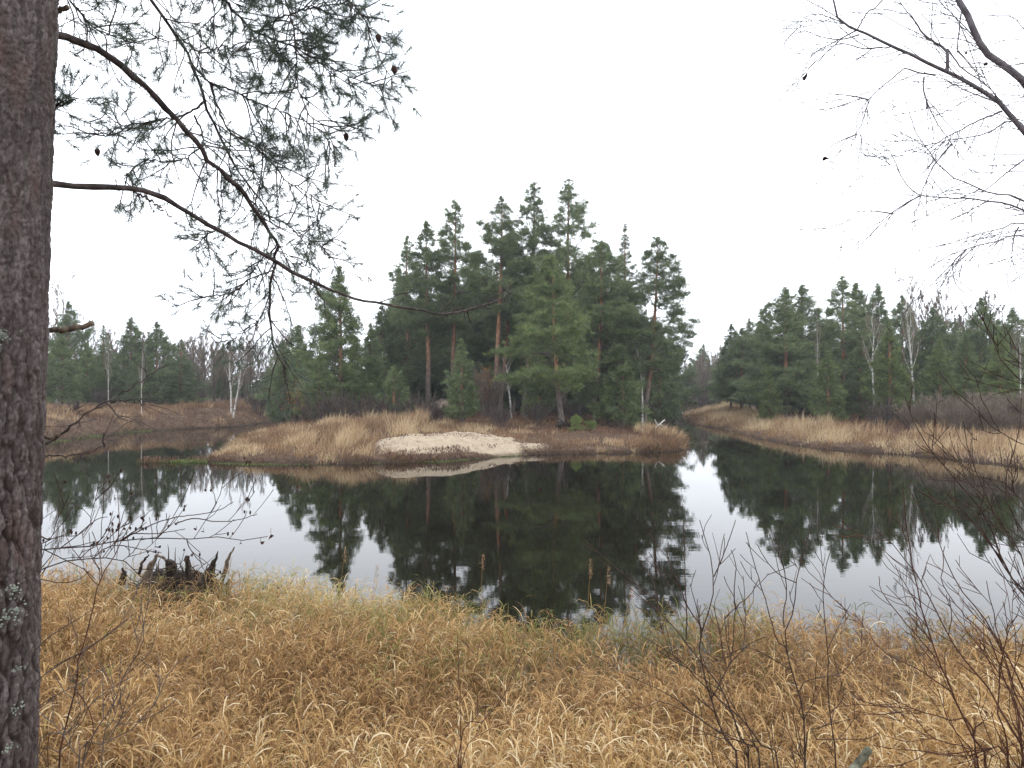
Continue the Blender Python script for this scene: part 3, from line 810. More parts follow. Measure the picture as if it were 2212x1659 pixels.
# shrubs
GS = "bare willow shrubs of the right bank"
for q, (px, py, d, w) in enumerate([(1990, 864, 49, 1.5), (2050, 850, 48, 1.6), (2110, 846, 47, 1.6), (2170, 848, 46, 1.6), (2230, 848, 45, 1.6), (2080, 862, 45, 1.4), (2150, 864, 44, 1.4)]):
    grow_copy('bush1', px, py, d, "brown bare willow bush of the thicket under the right bank pines", GS, w, "shrub")
grow_copy('bush2', 1902, 862, 53, "grey twiggy bush below the large bushy young pine", None, 1.3, "shrub")
grow_copy('bush2', 1960, 872, 52, "small grey brown bush between the grey twiggy bush and the thicket", None, 1.3, "shrub")
for q, (px, py, d) in enumerate([(1052, 790, 58), (905, 850, 52), (1080, 870, 47), (1160, 868, 50), (1240, 862, 56), (940, 862, 50), (830, 852, 52), (770, 850, 51), (700, 845, 52), (1320, 850, 60), (560, 840, 75), (430, 840, 80), (330, 840, 78), (220, 838, 76), (1430, 855, 70), (1445, 852, 110), (1475, 856, 118), (1505, 852, 122), (1420, 856, 100), (1540, 850, 118), (1460, 846, 135), (1520, 846, 138)]):
    grow_copy('bush2' if q else 'bush1', px, py, d, ["rusty brown bare bush between the bare trunks"][0] if q == 0 else "brown bare bush in the undergrowth below the trees", None if q == 0 else "brown bushes in the undergrowth", 1.4 if q else 0.7, "shrub")

# ------------------------------------------------------------------ dry grass and reeds
def scatter(rng, n, x0, x1, y0, y1):
    return rng.uniform(x0, x1, n), rng.uniform(y0, y1, n)

def near_grass():
    rng = np.random.default_rng(77)
    n = 58000
    y = 1.7 + (11.2 - 1.7) * rng.random(n) ** 0.85
    x = rng.uniform(-1, 1, n) * (0.86 * y + 1.6)
    d = shore_distance(x, y)
    dens = 0.80 + 0.75 * wave(x, y, 41, 1.2, 4)
    hol = np.zeros(n)
    for hx, hy, hr in ((0.95, 3.6, 0.42), (1.9, 4.1, 0.35), (-0.9, 3.2, 0.4), (-3.1, 7.2, 0.45), (0.2, 6.3, 0.4), (2.6, 6.0, 0.4), (-1.7, 4.4, 0.35)): hol = np.maximum(hol, np.exp(-((x - hx) ** 2 + ((y - hy) / 0.7) ** 2) / hr ** 2))
    dens = dens * (1 - 0.72 * hol)
    keep = (d > 0.02) & (rng.random(n) < dens)
    keep &= ~((np.hypot((x + 4.5) / 1.0, (y - 9.5) / 0.95) < 1) & (rng.random(n) < 0.95))
    keep &= ~((np.hypot((x + 3.75) / 0.35, (y - 8.6) / 0.7) < 1) & (rng.random(n) < 0.8))
    x, y, d = x[keep], y[keep], d[keep]; n = len(x)
    z = ground_h(x, y)
    mound = wave(x, y, 43, 0.9, 3)
    h = (0.60 + 0.20 * mound + 0.07 * wave(x, y, 49, 3.2, 2) + rng.normal(0, 0.10, n)) * np.clip(0.5 + y * 0.14, 0.55, 1.0)
    h = np.clip(h * (1 + 0.24 * np.exp(-d / 1.6)), 0.22, 1.3)
    th = 2.2 + 2.0 * wave(x, y, 44, 0.5, 2) + rng.normal(0, 1.0, n)
    ln = np.abs(rng.normal(0.26, 0.17, n)) * (1 - 0.4 * np.exp(-d / 1.0)) + 0.15 * (wave(x, y, 47, 1.5, 2) > 0.3)
    dr = np.stack([np.cos(th), np.sin(th)], 1)
    tone = np.clip(0.50 + 0.24 * wave(x, y, 45, 0.8, 3) + 0.12 * wave(x, y, 46, 3.0, 2) + rng.normal(0, 0.15, n), 0.02, 1)
    gp = wave(x, y, 48, 1.2, 2) * 0.5 + 0.78 - d * 0.50 + 0.5 * np.exp(-((x + 1.2) / 2.2) ** 2)
    gr = np.clip(np.where(rng.random(n) < np.clip(gp + 0.30 * np.exp(-((x + 1.7) ** 2 + (y - 3.2) ** 2) / 0.8), 0.015, 0.8), rng.uniform(0.4, 1.0, n), rng.uniform(0, 0.12, n)), 0, 1)
    k = 5
    t = np.linspace(0, 1, k)
    base = np.stack([x, y, z - 0.02], 1)
    def stem(u):                                                       # u (n,m)
        hz = (ln[:, None] * h[:, None]) * u ** 2.0
        return np.stack([base[:, 0:1] + dr[:, 0:1] * hz, base[:, 1:2] + dr[:, 1:2] * hz, base[:, 2:3] + h[:, None] * (u - 0.25 * ln[:, None] * u ** 2)], -1)
    A = Acc()
    pts = stem(np.broadcast_to(t, (n, k)))
    side = nrm(np.stack([rng.normal(0, 1, n), rng.normal(0, 1, n), 0 * x], 1))
    A.ribbons(pts, np.linspace(0.0045, 0.0022, k), side, np.clip(tone - 0.05, 0, 1), gr)
    for lf in range(10):
        u0 = np.clip(1 - 0.88 * rng.random(n) ** 1.5 if lf else rng.uniform(0.8, 1.0, n), 0, 1)
        p0 = stem(u0[:, None])[:, 0]
        L_ = rng.uniform(0.055, 0.17, n) * np.where(rng.random(n) < 0.06, 1.7, 1.0) * np.clip(h / 0.6, 0.6, 1.3)
        az = th + rng.normal(0, 1.3, n)
        hd = np.stack([np.cos(az), np.sin(az), 0 * az], 1)
        a0 = rng.uniform(0.15, 0.8, n); a1 = a0 + rng.uniform(0.9, 3.0, n)
        P = [p0]; p = p0
        for s_ in range(k - 1):
            a = a0 + (a1 - a0) * (s_ + 0.5) / (k - 1)
            p = p + (hd * np.sin(a)[:, None] + UP * np.cos(a)[:, None]) * (L_ / (k - 1))[:, None]
            P.append(p)
        P = np.stack(P, 1)
        sd = nrm(np.cross(hd, UP) + rng.normal(0, 0.45, (n, 3)))
        w = rng.uniform(0.0045, 0.0095, n)[:, None] * np.array([0.65, 1.0, 0.95, 0.6, 0.08])[None]
        A.ribbons(P, w, sd, np.clip(tone + rng.normal(0.04, 0.17, n), 0, 1), gr)
    return stuff(A.build("dry_grass", M['straw']), "dense straw coloured dead grass with curled leaves covering the near bank", "grass")
near_grass()

def blades(A, x, y, h, w, rng, lean, lean_dir, tone, green=0.0, k=5, bend=2.0, sink=0.03):
    n = len(x)
    z = ground_h(x, y)
    z = np.maximum(z, -0.05)
    t = np.linspace(0, 1, k)[None, :]
    hz = (lean * h)[:, None] * t ** bend
    dx, dy = np.cos(lean_dir)[:, None], np.sin(lean_dir)[:, None]
    drop = 0.5 * (lean[:, None] ** 1.2) * t ** (bend + 0.3)
    P = np.stack([x[:, None] + dx * hz, y[:, None] + dy * hz, (z - sink)[:, None] + h[:, None] * (t * 1.0 - np.minimum(drop, 0.95 * t))], -1)
    sd = nrm(np.stack([rng.normal(1, 0.4, n), rng.normal(0, 0.6, n), rng.normal(0, 0.15, n)], 1))
    prof = np.interp(np.linspace(0, 1, k), [0, 0.3, 0.7, 1], [0.7, 1, 0.7, 0.1])
    A.ribbons(P, np.asarray(w)[:, None] * prof[None], sd, tone, green)

def tussock(x, y, size, seed):
    """nearest tussock centre: (offset x, offset y, distance / size, random value, gap to the next tussock)"""
    u, v = x / size, y / size
    iu, iv = np.floor(u).astype(int), np.floor(v).astype(int)
    f1 = np.full(u.shape, 9.0); f2 = np.full(u.shape, 9.0); ox = np.zeros(u.shape); oy = np.zeros(u.shape); val = np.zeros(u.shape)
    fr = lambda q: q - np.floor(q)
    for a in (-1, 0, 1):
        for b in (-1, 0, 1):
            cu, cv = iu + a, iv + b
            r1, r2, r3 = (fr(np.sin(cu * p + cv * q + seed) * 43758.5453) for p, q in ((127.1, 311.7), (269.5, 183.3), (419.2, 371.9)))
            dx, dy = u - cu - r1, v - cv - r2; d = np.hypot(dx, dy); m = d < f1
            f2 = np.where(m, f1, np.minimum(f2, d)); ox = np.where(m, dx, ox); oy = np.where(m, dy, oy); val = np.where(m, r3, val); f1 = np.where(m, d, f1)
    return ox, oy, f1, val, f2 - f1

def shore_reeds(name, label, seed, box, n, cond, hfun, tone0, mat='reed', wd=(0.016, 0.032), over=0.9, tuss=1.0, size=1.3):
    rng = np.random.default_rng(seed)
    x, y = scatter(rng, n, *box)
    d = shore_distance(x, y)
    ox, oy, f1, val, gap = tussock(x + 0.3 * wave(x, y, seed + 9, 1.5, 2), y, size, seed)
    keep = cond(x, y, d) & (rng.random(n) < np.clip(0.85 + 0.5 * wave(x, y, seed + 1, 0.7, 3) - 0.75 * tuss * (gap < 0.16) - 0.3 * tuss * (val < 0.15), 0.06, 1))
    x, y, d, ox, oy, f1, val, gap = (q[keep] for q in (x, y, d, ox, oy, f1, val, gap)); n = len(x)
    g = grad_shore(x, y)
    out = np.arctan2(-g[:, 1], -g[:, 0])
    near = np.exp(-np.maximum(d, 0) / over)
    crown = np.clip(1 - f1 * 1.1, 0, 1)
    h = hfun(x, y, d) * (1 + tuss * (0.55 * (val - 0.5) + 0.30 * (crown - 0.5)) + 0.15 * wave(x, y, seed + 6, 0.5, 2)) * rng.uniform(0.5, 1.2, n) * np.where(rng.random(n) < 0.03, 1.35, 1.0)
    wind = 0.4 + wave(x, y, seed + 3, 0.35, 2) * 1.6
    away = np.arctan2(oy, ox)
    ld = np.where(rng.random(n) < near, out + rng.normal(0, 0.5, n), np.where(rng.random(n) < 0.55 * tuss * np.clip(f1 * 1.6, 0, 1), away + rng.normal(0, 0.5, n), wind + rng.normal(0, 1.0, n)))
    lean = np.clip(0.20 + 0.50 * near + 0.45 * tuss * f1 + rng.normal(0, 0.22, n), 0.03, 1.3)
    tone = np.clip(tone0 + 0.22 * wave(x, y, seed + 4, 0.7, 3) + 0.36 * (val - 0.5) + 0.22 * (val > 0.8) - 0.26 * near * (val < 0.65) + rng.normal(0, 0.14, n), 0, 1)
    gr = np.where(rng.random(n) < 0.06 * (d < 0.5), 0.9, 0.0)
    A = Acc()
    blades(A, x, y, h, rng.uniform(*wd, n), rng, lean, ld, tone, gr)
    return stuff(A.build(name, M[mat]), label, "grass")

# the grassy half of the point, left of the sand
shore_reeds("dry_grass", "tan brown reed grass hanging over the water on the left half of the point", 51, (-24, 3, 33, 56), 95000,
    lambda x, y, d: (d > -0.04) & (sand_mask(x, y) < 0.12 + 0.5 * np.random.default_rng(1).random(len(x)) ** 3) & (x < 0.2 + (y - 38) * 0.05 + np.random.default_rng(2).exponential(1.0, len(x))) & (y < 54 - np.random.default_rng(3).exponential(2.0, len(x))),
    lambda x, y, d: np.where(x < -5.5, 0.46 + 0.44 * np.clip((d - 1.0) / 5, 0, 1), 0.30) * (0.75 + 0.25 * sstep(-15, -9, x)), 0.46)
# pale tufts and brown growth on the right half of the point
shore_reeds("dry_grass", "short brown grass with pale tufts along the right half of the point shore", 61, (0, 14, 38, 52), 42000,
    lambda x, y, d: (d > -0.04) & (sand_mask(x, y) < 0.2) & (d < 2.6 + 2.0 * (x > 8.5)),
    lambda x, y, d: 0.34 + 0.42 * sstep(6.5, 9.5, x), 0.42)
shore_reeds("undergrowth", "low red brown undergrowth under the grove", 71, (-26, 22, 38, 84), 70000,
    lambda x, y, d: (d > 1.2) & (sand_mask(x, y) < 0.2) & (x < 14 + (y - 70).clip(0) * 0.16) & (x > -22) & ((x > -1.5) | (y > 49)),
    lambda x, y, d: 0.30 + 0 * x, 0.45, 'heath', (0.02, 0.04))
shore_reeds("dry_grass", "straw reed grass in rounded tussocks along the right bank shore", 81, (15, 34, 24, 116), 130000,
    lambda x, y, d: (d > -0.08) & (d < 6.5 + 2 * wave(x, y, 3, 0.4, 2)) & (x > 14.5 + (y - 70).clip(0) * 0.16) & (y < 112),
    lambda x, y, d: 0.50 + 0.35 * np.clip((d - 0.6) / 2.5, 0, 1), 0.64, over=0.8, tuss=1.25, size=1.9)
shore_reeds("undergrowth", "dull brown low growth between the right bank reeds and the pines", 91, (20, 52, 30, 84), 70000,
    lambda x, y, d: (d > 4.5) & (x > 18),
    lambda x, y, d: 0.42 + 0 * x, 0.42, 'heath', (0.02, 0.04))
shore_reeds("dry_grass", "brown grass and heather on the eroded left bank", 95, (-60, -22, 30, 88), 150000,
    lambda x, y, d: (d > 0.05) & (d < 16) & (x < -23.5),
    lambda x, y, d: 0.34 + 0.25 * (wave(x, y, 17, 0.7, 2) > 0.2), 0.30, over=0.7)
shore_reeds("dry_grass", "pale straw grass on the low shore at the right edge of the view", 98, (20, 48, 22, 46), 60000,
    lambda x, y, d: (d > 0.02) & (d < 11) & (y > 21.5),
    lambda x, y, d: 0.42 + 0 * x, 0.72)

# ------------------------------------------------------------------ the near pine on the left
def cells(u, v, seed):
    """2-D cellular pattern: distance to the nearest edge and a random value for the cell"""
    iu, iv = np.floor(u).astype(int), np.floor(v).astype(int)
    f1 = np.full(u.shape, 9.0); f2 = np.full(u.shape, 9.0); val = np.zeros(u.shape)
    for a in (-1, 0, 1):
        for b in (-1, 0, 1):
            cu, cv = iu + a, iv + b
            h = np.sin(cu * 127.1 + cv * 311.7 + seed) * 43758.5453; r1 = h - np.floor(h)
            h = np.sin(cu * 269.5 + cv * 183.3 + seed) * 43758.5453; r2 = h - np.floor(h)
            h = np.sin(cu * 419.2 + cv * 371.9 + seed) * 43758.5453; r3 = h - np.floor(h)
            d = np.hypot(cu + r1 - u, cv + r2 - v)
            m = d < f1
            f2 = np.where(m, f1, np.minimum(f2, d)); val = np.where(m, r3, val); f1 = np.where(m, d, f1)
    return f2 - f1, val

near_pine = empty("pine_tree", (-1.83, 2.6, gz(-1.83, 2.6)), "near pine with thick scaly bark and long boughs cut by the left edge", "tree")
PB = np.array(near_pine.location)
def trunk_axis(z):                                   # world x of the trunk axis at world height z
    py = HY - (z - EYE) * F / 2.6
    edge = np.interp(py, [-3000, 0, 400, 800, 1100, 1659, 2400], [330, 122, 108, 96, 86, 75, 66])
    return (edge - CX) / F * 2.6 - trunk_r(z)
def trunk_r(z): return 0.205 - 0.006 * (np.asarray(z) - 3.5) + 0.05 * np.exp(-(np.asarray(z) - PB[2]) / 0.25)
zs = np.concatenate([np.arange(PB[2] - 0.2, 1.9, 0.04), np.arange(1.9, 5.1, 0.0055), np.arange(5.1, 11.5, 0.15)])
na = 260
th = np.arange(na) / na * 2 * math.pi + math.pi
TH, ZZ = np.meshgrid(th, zs)
u = TH * 0.2; v = ZZ
uw = u + 0.010 * wave(u, v, 201, 14, 3) + 0.006 * wave(u, v, 204, 70, 3); vw = v + 0.05 * wave(u, v, 202, 12, 4)
e1, c1 = cells(uw * 33, vw * 6.0, 3.1)
e2, c2 = cells(uw * 78 + 7 + 0.4 * wave(u, v, 205, 90, 2), vw * 40, 9.7)
low = 1 - sstep(2.9, 4.1, ZZ) * 0.75
plate = 1 - (1 - sstep(0.0, 0.26, e1)) * low
scale2 = sstep(0.0, 0.25, e2)
disp = 0.013 * plate + 0.0040 * scale2 * plate + 0.003 * (c1 - 0.5) * low + 0.0035 * (c2 - 0.5) + 0.004 * wave(u, v, 203, 30, 5)
knot = np.zeros_like(disp)
for (kz, kth, ks) in ((4.78, 5.05, 0.05), (4.18, 4.85, 0.045), (3.62, 5.35, 0.03), (3.05, 5.0, 0.03)):
    q = np.exp(-(((TH - kth - (0 if kth > math.pi else 0)) * 0.2 / ks) ** 2 + ((ZZ - kz) / ks) ** 2))
    q2 = np.exp(-(((TH - kth) * 0.2 / (ks * .5)) ** 2 + ((ZZ - kz) / (ks * .5)) ** 2))
    disp += 0.014 * q - 0.03 * q2; knot = np.maximum(knot, q)
RR = trunk_r(ZZ) - 0.012 + disp
AX = trunk_axis(zs)[:, None] - 0.033
V = np.stack([AX + RR * np.cos(TH) - PB[0], RR * np.sin(TH), ZZ - PB[2]], -1)
A = Acc(); nz = len(zs)
i = (np.arange(nz - 1) * na)[:, None]; j = np.arange(na)[None, :]; j2 = (j + 1) % na
A.add(V.reshape(-1, 3), q=np.stack([i + j, i + j2, i + na + j2, i + na + j], -1).reshape(-1, 4), tint=(0.55 * c1 + 0.45 * c2).ravel(), green=np.minimum(plate, 0.4 + 0.6 * scale2).ravel())
A.build("trunk", M['pinebark_near'], near_pine, smooth=True)

def lichen_part():
    rng = np.random.default_rng(8); A = Acc()
    for (px, py, n_, s_) in ((62, 722, 60, 11), (40, 712, 25, 8), (70, 1290, 40, 9), (66, 1340, 60, 11), (52, 1355, 30, 8), (30, 1560, 40, 10), (22, 1610, 25, 8), (70, 1560, 25, 7), (70, 1470, 16, 6), (18, 1440, 20, 8), (60, 1640, 20, 6), (44, 1090, 18, 6), (55, 905, 14, 5)):
        for q in range(int(n_ * 0.7)):
            x_ = (px + rng.normal(0, s_ * 0.6) - CX) / F * 2.42; z_ = EYE - (py + rng.normal(0, s_) - HY) / F * 2.42
            ax = float(trunk_axis(z_)); r = float(trunk_r(z_)) + 0.004
            pe = float(np.interp(HY - (z_ - EYE) * F / 2.6, [-3000, 0, 400, 800, 1100, 1659, 2400], [330, 122, 108, 96, 86, 75, 66]))
            c = np.clip(1 - (pe - px - rng.normal(0, s_ * 0.6)) / 124, -0.3, 0.965); a = -math.acos(c)
            nrm_ = np.array([math.cos(a), math.sin(a), 0]); P = np.array([ax, 2.6, z_]) + nrm_ * (r - 0.002) - PB
            t1 = np.array([-math.sin(a), math.cos(a), 0]); w = rng.uniform(0.002, 0.0052)
            kk = 7; an = np.arange(kk) / kk * 6.283
            rad = w * rng.uniform(0.6, 1.3, kk)
            ring = P + (t1 * np.cos(an)[:, None] + UP * np.sin(an)[:, None]) * rad[:, None] + nrm_ * rng.uniform(-0.001, 0.005, kk)[:, None]
            A.add(np.vstack([ring, P + nrm_ * 0.006]), t=[(m, (m + 1) % kk, kk) for m in range(kk)])
    A.build("foliage", M['lichen'], near_pine)["label"] = "pale grey green lichen on the bark"
lichen_part()

def needle_tufts(A, P0, P1, rng, n=34, ln=0.052):
    """needles along the last stretch P0 -> P1 of each shoot"""
    N = len(P0)
    ax = nrm(P1 - P0)
    s = rng.random((N, n))
    p = P0[:, None] + (P1 - P0)[:, None] * s[..., None]
    rd = nrm(rng.normal(0, 1, (N, n, 3)))
    d = nrm(ax[:, None] * rng.uniform(0.3, 1.2, (N, n))[..., None] + rd * 0.85 - UP * 0.08)
    l = ln * rng.uniform(0.65, 1.2, (N, n))
    sd = nrm(np.cross(d, rng.normal(0, 1, (N, n, 3))))
    A.needles(p.reshape(-1, 3), (d * l[..., None]).reshape(-1, 3), sd.reshape(-1, 3), 0.0022, np.repeat(np.clip(rng.normal(0.5, 0.25, N), 0, 1), n))

SHOOTS = {}
def pine_bough(px_path, d0, d1, r0, r1, seed, side_n, side_len, needles=True, start=0.25, parent=near_pine, from_trunk=None, end=1.0, droop=-0.1, needle_n=34):
    """a bough > needles: main limb through the given points, with side shoots that fork and carry needle tufts"""
    rng = np.random.default_rng(seed)
    m = len(px_path)
    dd = np.linspace(d0, d1, m) if np.isscalar(d1) else np.interp(np.linspace(0, 1, m), np.linspace(0, 1, 1 + len(d1)), [d0, *d1])
    P = [at(a, b, q) for (a, b), q in zip(px_path, dd)]
    if from_trunk is not None: P = [np.array([float(trunk_axis(from_trunk)), 2.70, from_trunk])] + P
    n = 40
    P = spline(P, n)
    P[3:-1] += rng.normal(0, 0.004, (n - 4, 3))
    rad = np.linspace(0, 1, n); rad = r0 + (r1 - r0) * rad ** 0.8
    A, Nd = Acc(), Acc()
    A.tube(P - PB, rad * (1 + 0.10 * rng.normal(0, 1, n)), 8)
    T0, T1 = [], []
    k = 7
    sides, twig2, radS, rad2 = [], [], [], []
    for q in range(side_n):
        uu = start + (end - start) * (q + rng.random()) / side_n
        f = uu * (n - 1); i0 = min(int(f), n - 2)
        b = P[i0] + (P[i0 + 1] - P[i0]) * (f - i0); tg = nrm(P[i0 + 1] - P[i0])
        sd = nrm(np.cross(tg, np.array([0.2 * rng.normal(), 1 + 0.3 * rng.normal(), 0.3 * rng.normal()]))) * (1 if rng.random() < 0.5 else -1)
        sd = nrm(sd + np.array([0, rng.normal(0, 0.6), 0]))
        a = rng.uniform(0.6, 1.15); d = nrm(tg * math.cos(a) + sd * math.sin(a) + UP * droop)
        Ls = side_len * rng.uniform(0.45, 1.25) * (1.15 - 0.4 * uu)
        pts = [b]; p = b
        for s_ in range(k - 1):
            d = nrm(d + rng.normal(0, 0.16, 3) + UP * (0.05 if s_ > 2 else -0.05)); p = p + d * Ls / (k - 1); pts.append(p)
        pts = np.array(pts); sides.append(pts); radS.append(np.linspace(0.0030, 0.0014, k) * (0.7 + 0.5 * Ls / side_len))
        T0.append(pts[-2]); T1.append(pts[-1])
        for h in range(max(3, int(Ls / 0.050))):
            u2 = rng.uniform(0.22, 0.98); f2 = u2 * (k - 1); j0 = min(int(f2), k - 2)
            b2 = pts[j0] + (pts[j0 + 1] - pts[j0]) * (f2 - j0); t2 = nrm(pts[j0 + 1] - pts[j0])
            d2 = nrm(t2 * 0.75 + nrm(np.cross(t2, rng.normal(0, 1, 3))) * 0.8 + UP * rng.uniform(-0.12, 0.25))
            L2 = rng.uniform(0.07, 0.22) * (1.1 - 0.5 * u2)
            q_ = [b2]
            for s_ in range(3):
                d2 = nrm(d2 + rng.normal(0, 0.15, 3)); q_.append(q_[-1] + d2 * L2 / 3)
            twig2.append(np.array(q_)); T0.append(q_[2]); T1.append(q_[3])
    if sides:
        A.tubes(np.array(sides) - PB, np.array(radS), 5)
        A.tubes(np.array(twig2) - PB, np.array([0.0014, 0.0012, 0.0011, 0.0009])[None], 4)
    o = A.build("bough", M['limb'], parent, smooth=True)
    if needles and T0:
        SHOOTS[seed] = np.array(T1)
        T0, T1 = np.array(T0) - PB, np.array(T1) - PB
        T0 = T1 - nrm(T1 - T0) * 0.05
        keep = rng.random(len(T0)) < 0.92
        needle_tufts(Nd, T0[keep], T1[keep], rng, needle_n)
        Nd.build("needles", M['needle_near'], o)
    return o

# the bare lower bough that reaches across to the grove
pine_bough([(118, 396), (200, 402), (280, 408), (340, 424), (400, 455), (470, 498), (560, 545), (620, 580), (680, 610), (740, 635), (800, 652), (870, 663), (960, 680), (1010, 668), (1060, 655), (1090, 640), (1105, 632)], 2.78, [3.4, 4.3],
           0.0135, 0.0035, 21, 7, 0.12, needles=False, start=0.2, from_trunk=4.22)
pine_bough([(960, 680), (985, 670), (1030, 667), (1068, 664), (1085, 652), (1104, 633)], 4.12, 4.25, 0.005, 0.002, 22, 3, 0.08, needles=False)
pine_bough([(290, 415), (320, 430), (345, 448), (372, 470)], 2.95, 2.9, 0.004, 0.002, 23, 0, 0.1, needles=False)
# the long drooping bough
BB = [(120, 75), (170, 90), (230, 120), (280, 155), (325, 195), (370, 245), (415, 295), (450, 345), (490, 380), (525, 415), (560, 465), (585, 505), (597, 530), (592, 575), (582, 650), (590, 740), (618, 798)]
pine_bough(BB, 2.78, [3.3, 3.9], 0.0165, 0.004, 31, 30, 0.34, start=0.30, from_trunk=4.80)
pine_bough([(150, 110), (200, 140), (225, 150), (247, 172)], 2.7, 2.75, 0.0025, 0.001, 32, 0, .1, needles=False)
# boughs that come down from above the view
CC = [(250, -170), (330, 0), (365, 55), (400, 110), (425, 165), (440, 215), (465, 270), (485, 315), (510, 360), (540, 400), (575, 445), (583, 478)]
pine_bough(CC, 3.3, [3.5, 3.9], 0.013, 0.004, 41, 30, 0.36, start=0.32, from_trunk=6.3)
pine_bough([(415, 140), (455, 180), (490, 190), (540, 215), (590, 235), (630, 250), (680, 275), (728, 320)], 3.45, 3.6, 0.006, 0.002, 42, 22, 0.26, start=0.3)
pine_bough([(455, 180), (470, 230), (495, 280), (550, 320), (590, 355), (615, 390), (665, 415), (700, 450)], 3.5, 3.6, 0.006, 0.002, 43, 22, 0.27, start=0.25)
pine_bough([(440, 220), (415, 240), (380, 255), (325, 262), (280, 280), (215, 292), (195, 262)], 3.55, 3.3, 0.006, 0.002, 44, 20, 0.24, start=0.2)
pine_bough([(420, 250), (440, 300), (420, 330), (370, 350), (320, 345), (280, 370), (270, 400)], 3.6, 3.4, 0.005, 0.0018, 45, 18, 0.22, start=0.2)
pine_bough([(540, 455), (590, 470), (640, 500), (690, 530), (712, 560)], 3.8, 3.7, 0.004, 0.0018, 46, 13, 0.22, start=0.2)
pine_bough([(595, 535), (560, 565), (530, 610), (480, 640), (430, 640)], 3.8, 3.6, 0.004, 0.0016, 47, 14, 0.17, start=0.2)
pine_bough([(500, 510), (470, 498), (440, 512), (425, 520)], 3.7, 3.6, 0.003, 0.0015, 48, 8, 0.14, start=0.2)
pine_bough([(590, 650), (560, 690), (530, 710), (500, 735), (470, 730)], 3.85, 3.7, 0.003, 0.0014, 49, 9, 0.14, start=0.2, needle_n=18)
pine_bough([(595, 540), (640, 560), (690, 600), (660, 640)], 3.8, 3.8, 0.003, 0.0014, 50, 8, 0.16, start=0.2)
# the dense sprays along the top
pine_bough([(270, -140), (430, -60), (485, 0), (520, 40), (555, 70), (610, 90), (665, 115), (715, 145), (765, 170), (805, 182), (838, 184)], 3.4, 3.3, 0.008, 0.002, 51, 42, 0.25, start=0.2, needle_n=46)
pine_bough([(270, -140), (480, -130), (600, -60), (617, 0), (630, 50), (640, 115), (645, 185), (670, 250), (735, 285)], 3.3, 3.3, 0.007, 0.002, 52, 40, 0.27, start=0.2, needle_n=46)
pine_bough([(270, -145), (560, -140), (720, -60), (750, 0), (790, 45), (805, 100), (825, 135), (840, 160), (852, 178)], 3.25, 3.2, 0.006, 0.002, 53, 20, 0.15, start=0.25, needle_n=46)
pine_bough([(555, 70), (615, 35), (665, 20), (730, 10), (790, 20)], 3.35, 3.3, 0.005, 0.002, 54, 26, 0.22, start=0.1, needle_n=46)
pine_bough([(280, -130), (480, -100), (520, -60), (470, 20), (440, 60), (400, 85), (345, 90), (330, 60)], 3.4, 3.3, 0.005, 0.002, 55, 20, 0.24, start=0.15)
pine_bough([(120, -40), (155, 0), (200, 60), (235, 75), (280, 85), (290, 110)], 2.9, 3.0, 0.005, 0.002, 56, 18, 0.22, start=0.3, from_trunk=5.25)
pine_bough([(395, 88), (440, 115), (480, 100), (520, 110), (560, 130)], 3.3, 3.3, 0.004, 0.002, 57, 14, 0.2, start=0.1, needle_n=40)
pine_bough([(112, 232), (132, 226), (150, 222), (164, 218)], 2.76, 2.76, 0.005, 0.003, 58, 7, 0.09, start=0.2, from_trunk=4.48, needle_n=46)
# broken stubs on the trunk
def stub(px_path, r0, r1, zt, label):
    P = [np.array([float(trunk_axis(zt)), 2.70, zt])] + [at(a, b, 2.77) for a, b in px_path]
    A = Acc(); P = spline(P, 16); rng = np.random.default_rng(len(label)); P[4:] += rng.normal(0, 0.0025, (12, 3))
    A.tube(P - PB, np.linspace(r0, r1, 16) * (1 + 0.1 * rng.normal(0, 1, 16)), 9, cap=True)
    o = A.build("branch_stub", M['deadlight'], near_pine, smooth=True); o["label"] = label
stub([(105, 715), (140, 712), (170, 708), (200, 700)], 0.0095, 0.009, 3.70, "thick broken grey stub")
stub([(95, 945), (110, 943), (128, 940)], 0.007, 0.006, 3.33, "short broken stub")
stub([(118, 22), (130, 20), (146, 17)], 0.010, 0.009, 4.84, "stub at the top of the view")
stub([(88, 1161), (100, 1162), (111, 1162)], 0.004, 0.003, 2.975, "tiny stub")
# dark side twig with lichen that crosses the inlet
pine_bough([(95, 960), (140, 932), (203, 882), (249, 858), (298, 826), (330, 806), (368, 786)], 2.78, 2.95, 0.006, 0.0015, 61, 3, 0.10, needles=False, start=0.35, from_trunk=3.28)
pine_bough([(200, 885), (249, 868), (300, 864), (345, 842)], 2.75, 2.85, 0.003, 0.0012, 62, 1, 0.06, needles=False, start=0.35)
pine_bough([(95, 985), (150, 985), (205, 975), (250, 948)], 2.78, 2.8, 0.004, 0.0014, 63, 3, 0.08, needles=False, start=0.35, from_trunk=3.25)

# cones hanging at the ends of shoots
def cone(c):
    A = Acc(); t = np.linspace(0, 1, 6)[:, None]
    A.tube(np.array([0.004, 0, 0]) * t - np.array([0, 0, 0.042]) * t, [0.003, 0.011, 0.013, 0.011, 0.007, 0.001], 9)
    o = A.build("pine_cone", M['dryleaf'], near_pine); o.location = c - PB
for seed_, px, py in ((52, 739, 297), (51, 850, 150), (44, 207, 333), (53, 820, 90)):
    e = SHOOTS[seed_]; q = np.hypot(CX + F * e[:, 0] / e[:, 1] - px, HY - F * (e[:, 2] - EYE) / e[:, 1] - py)
    cone(e[int(np.argmin(q))])

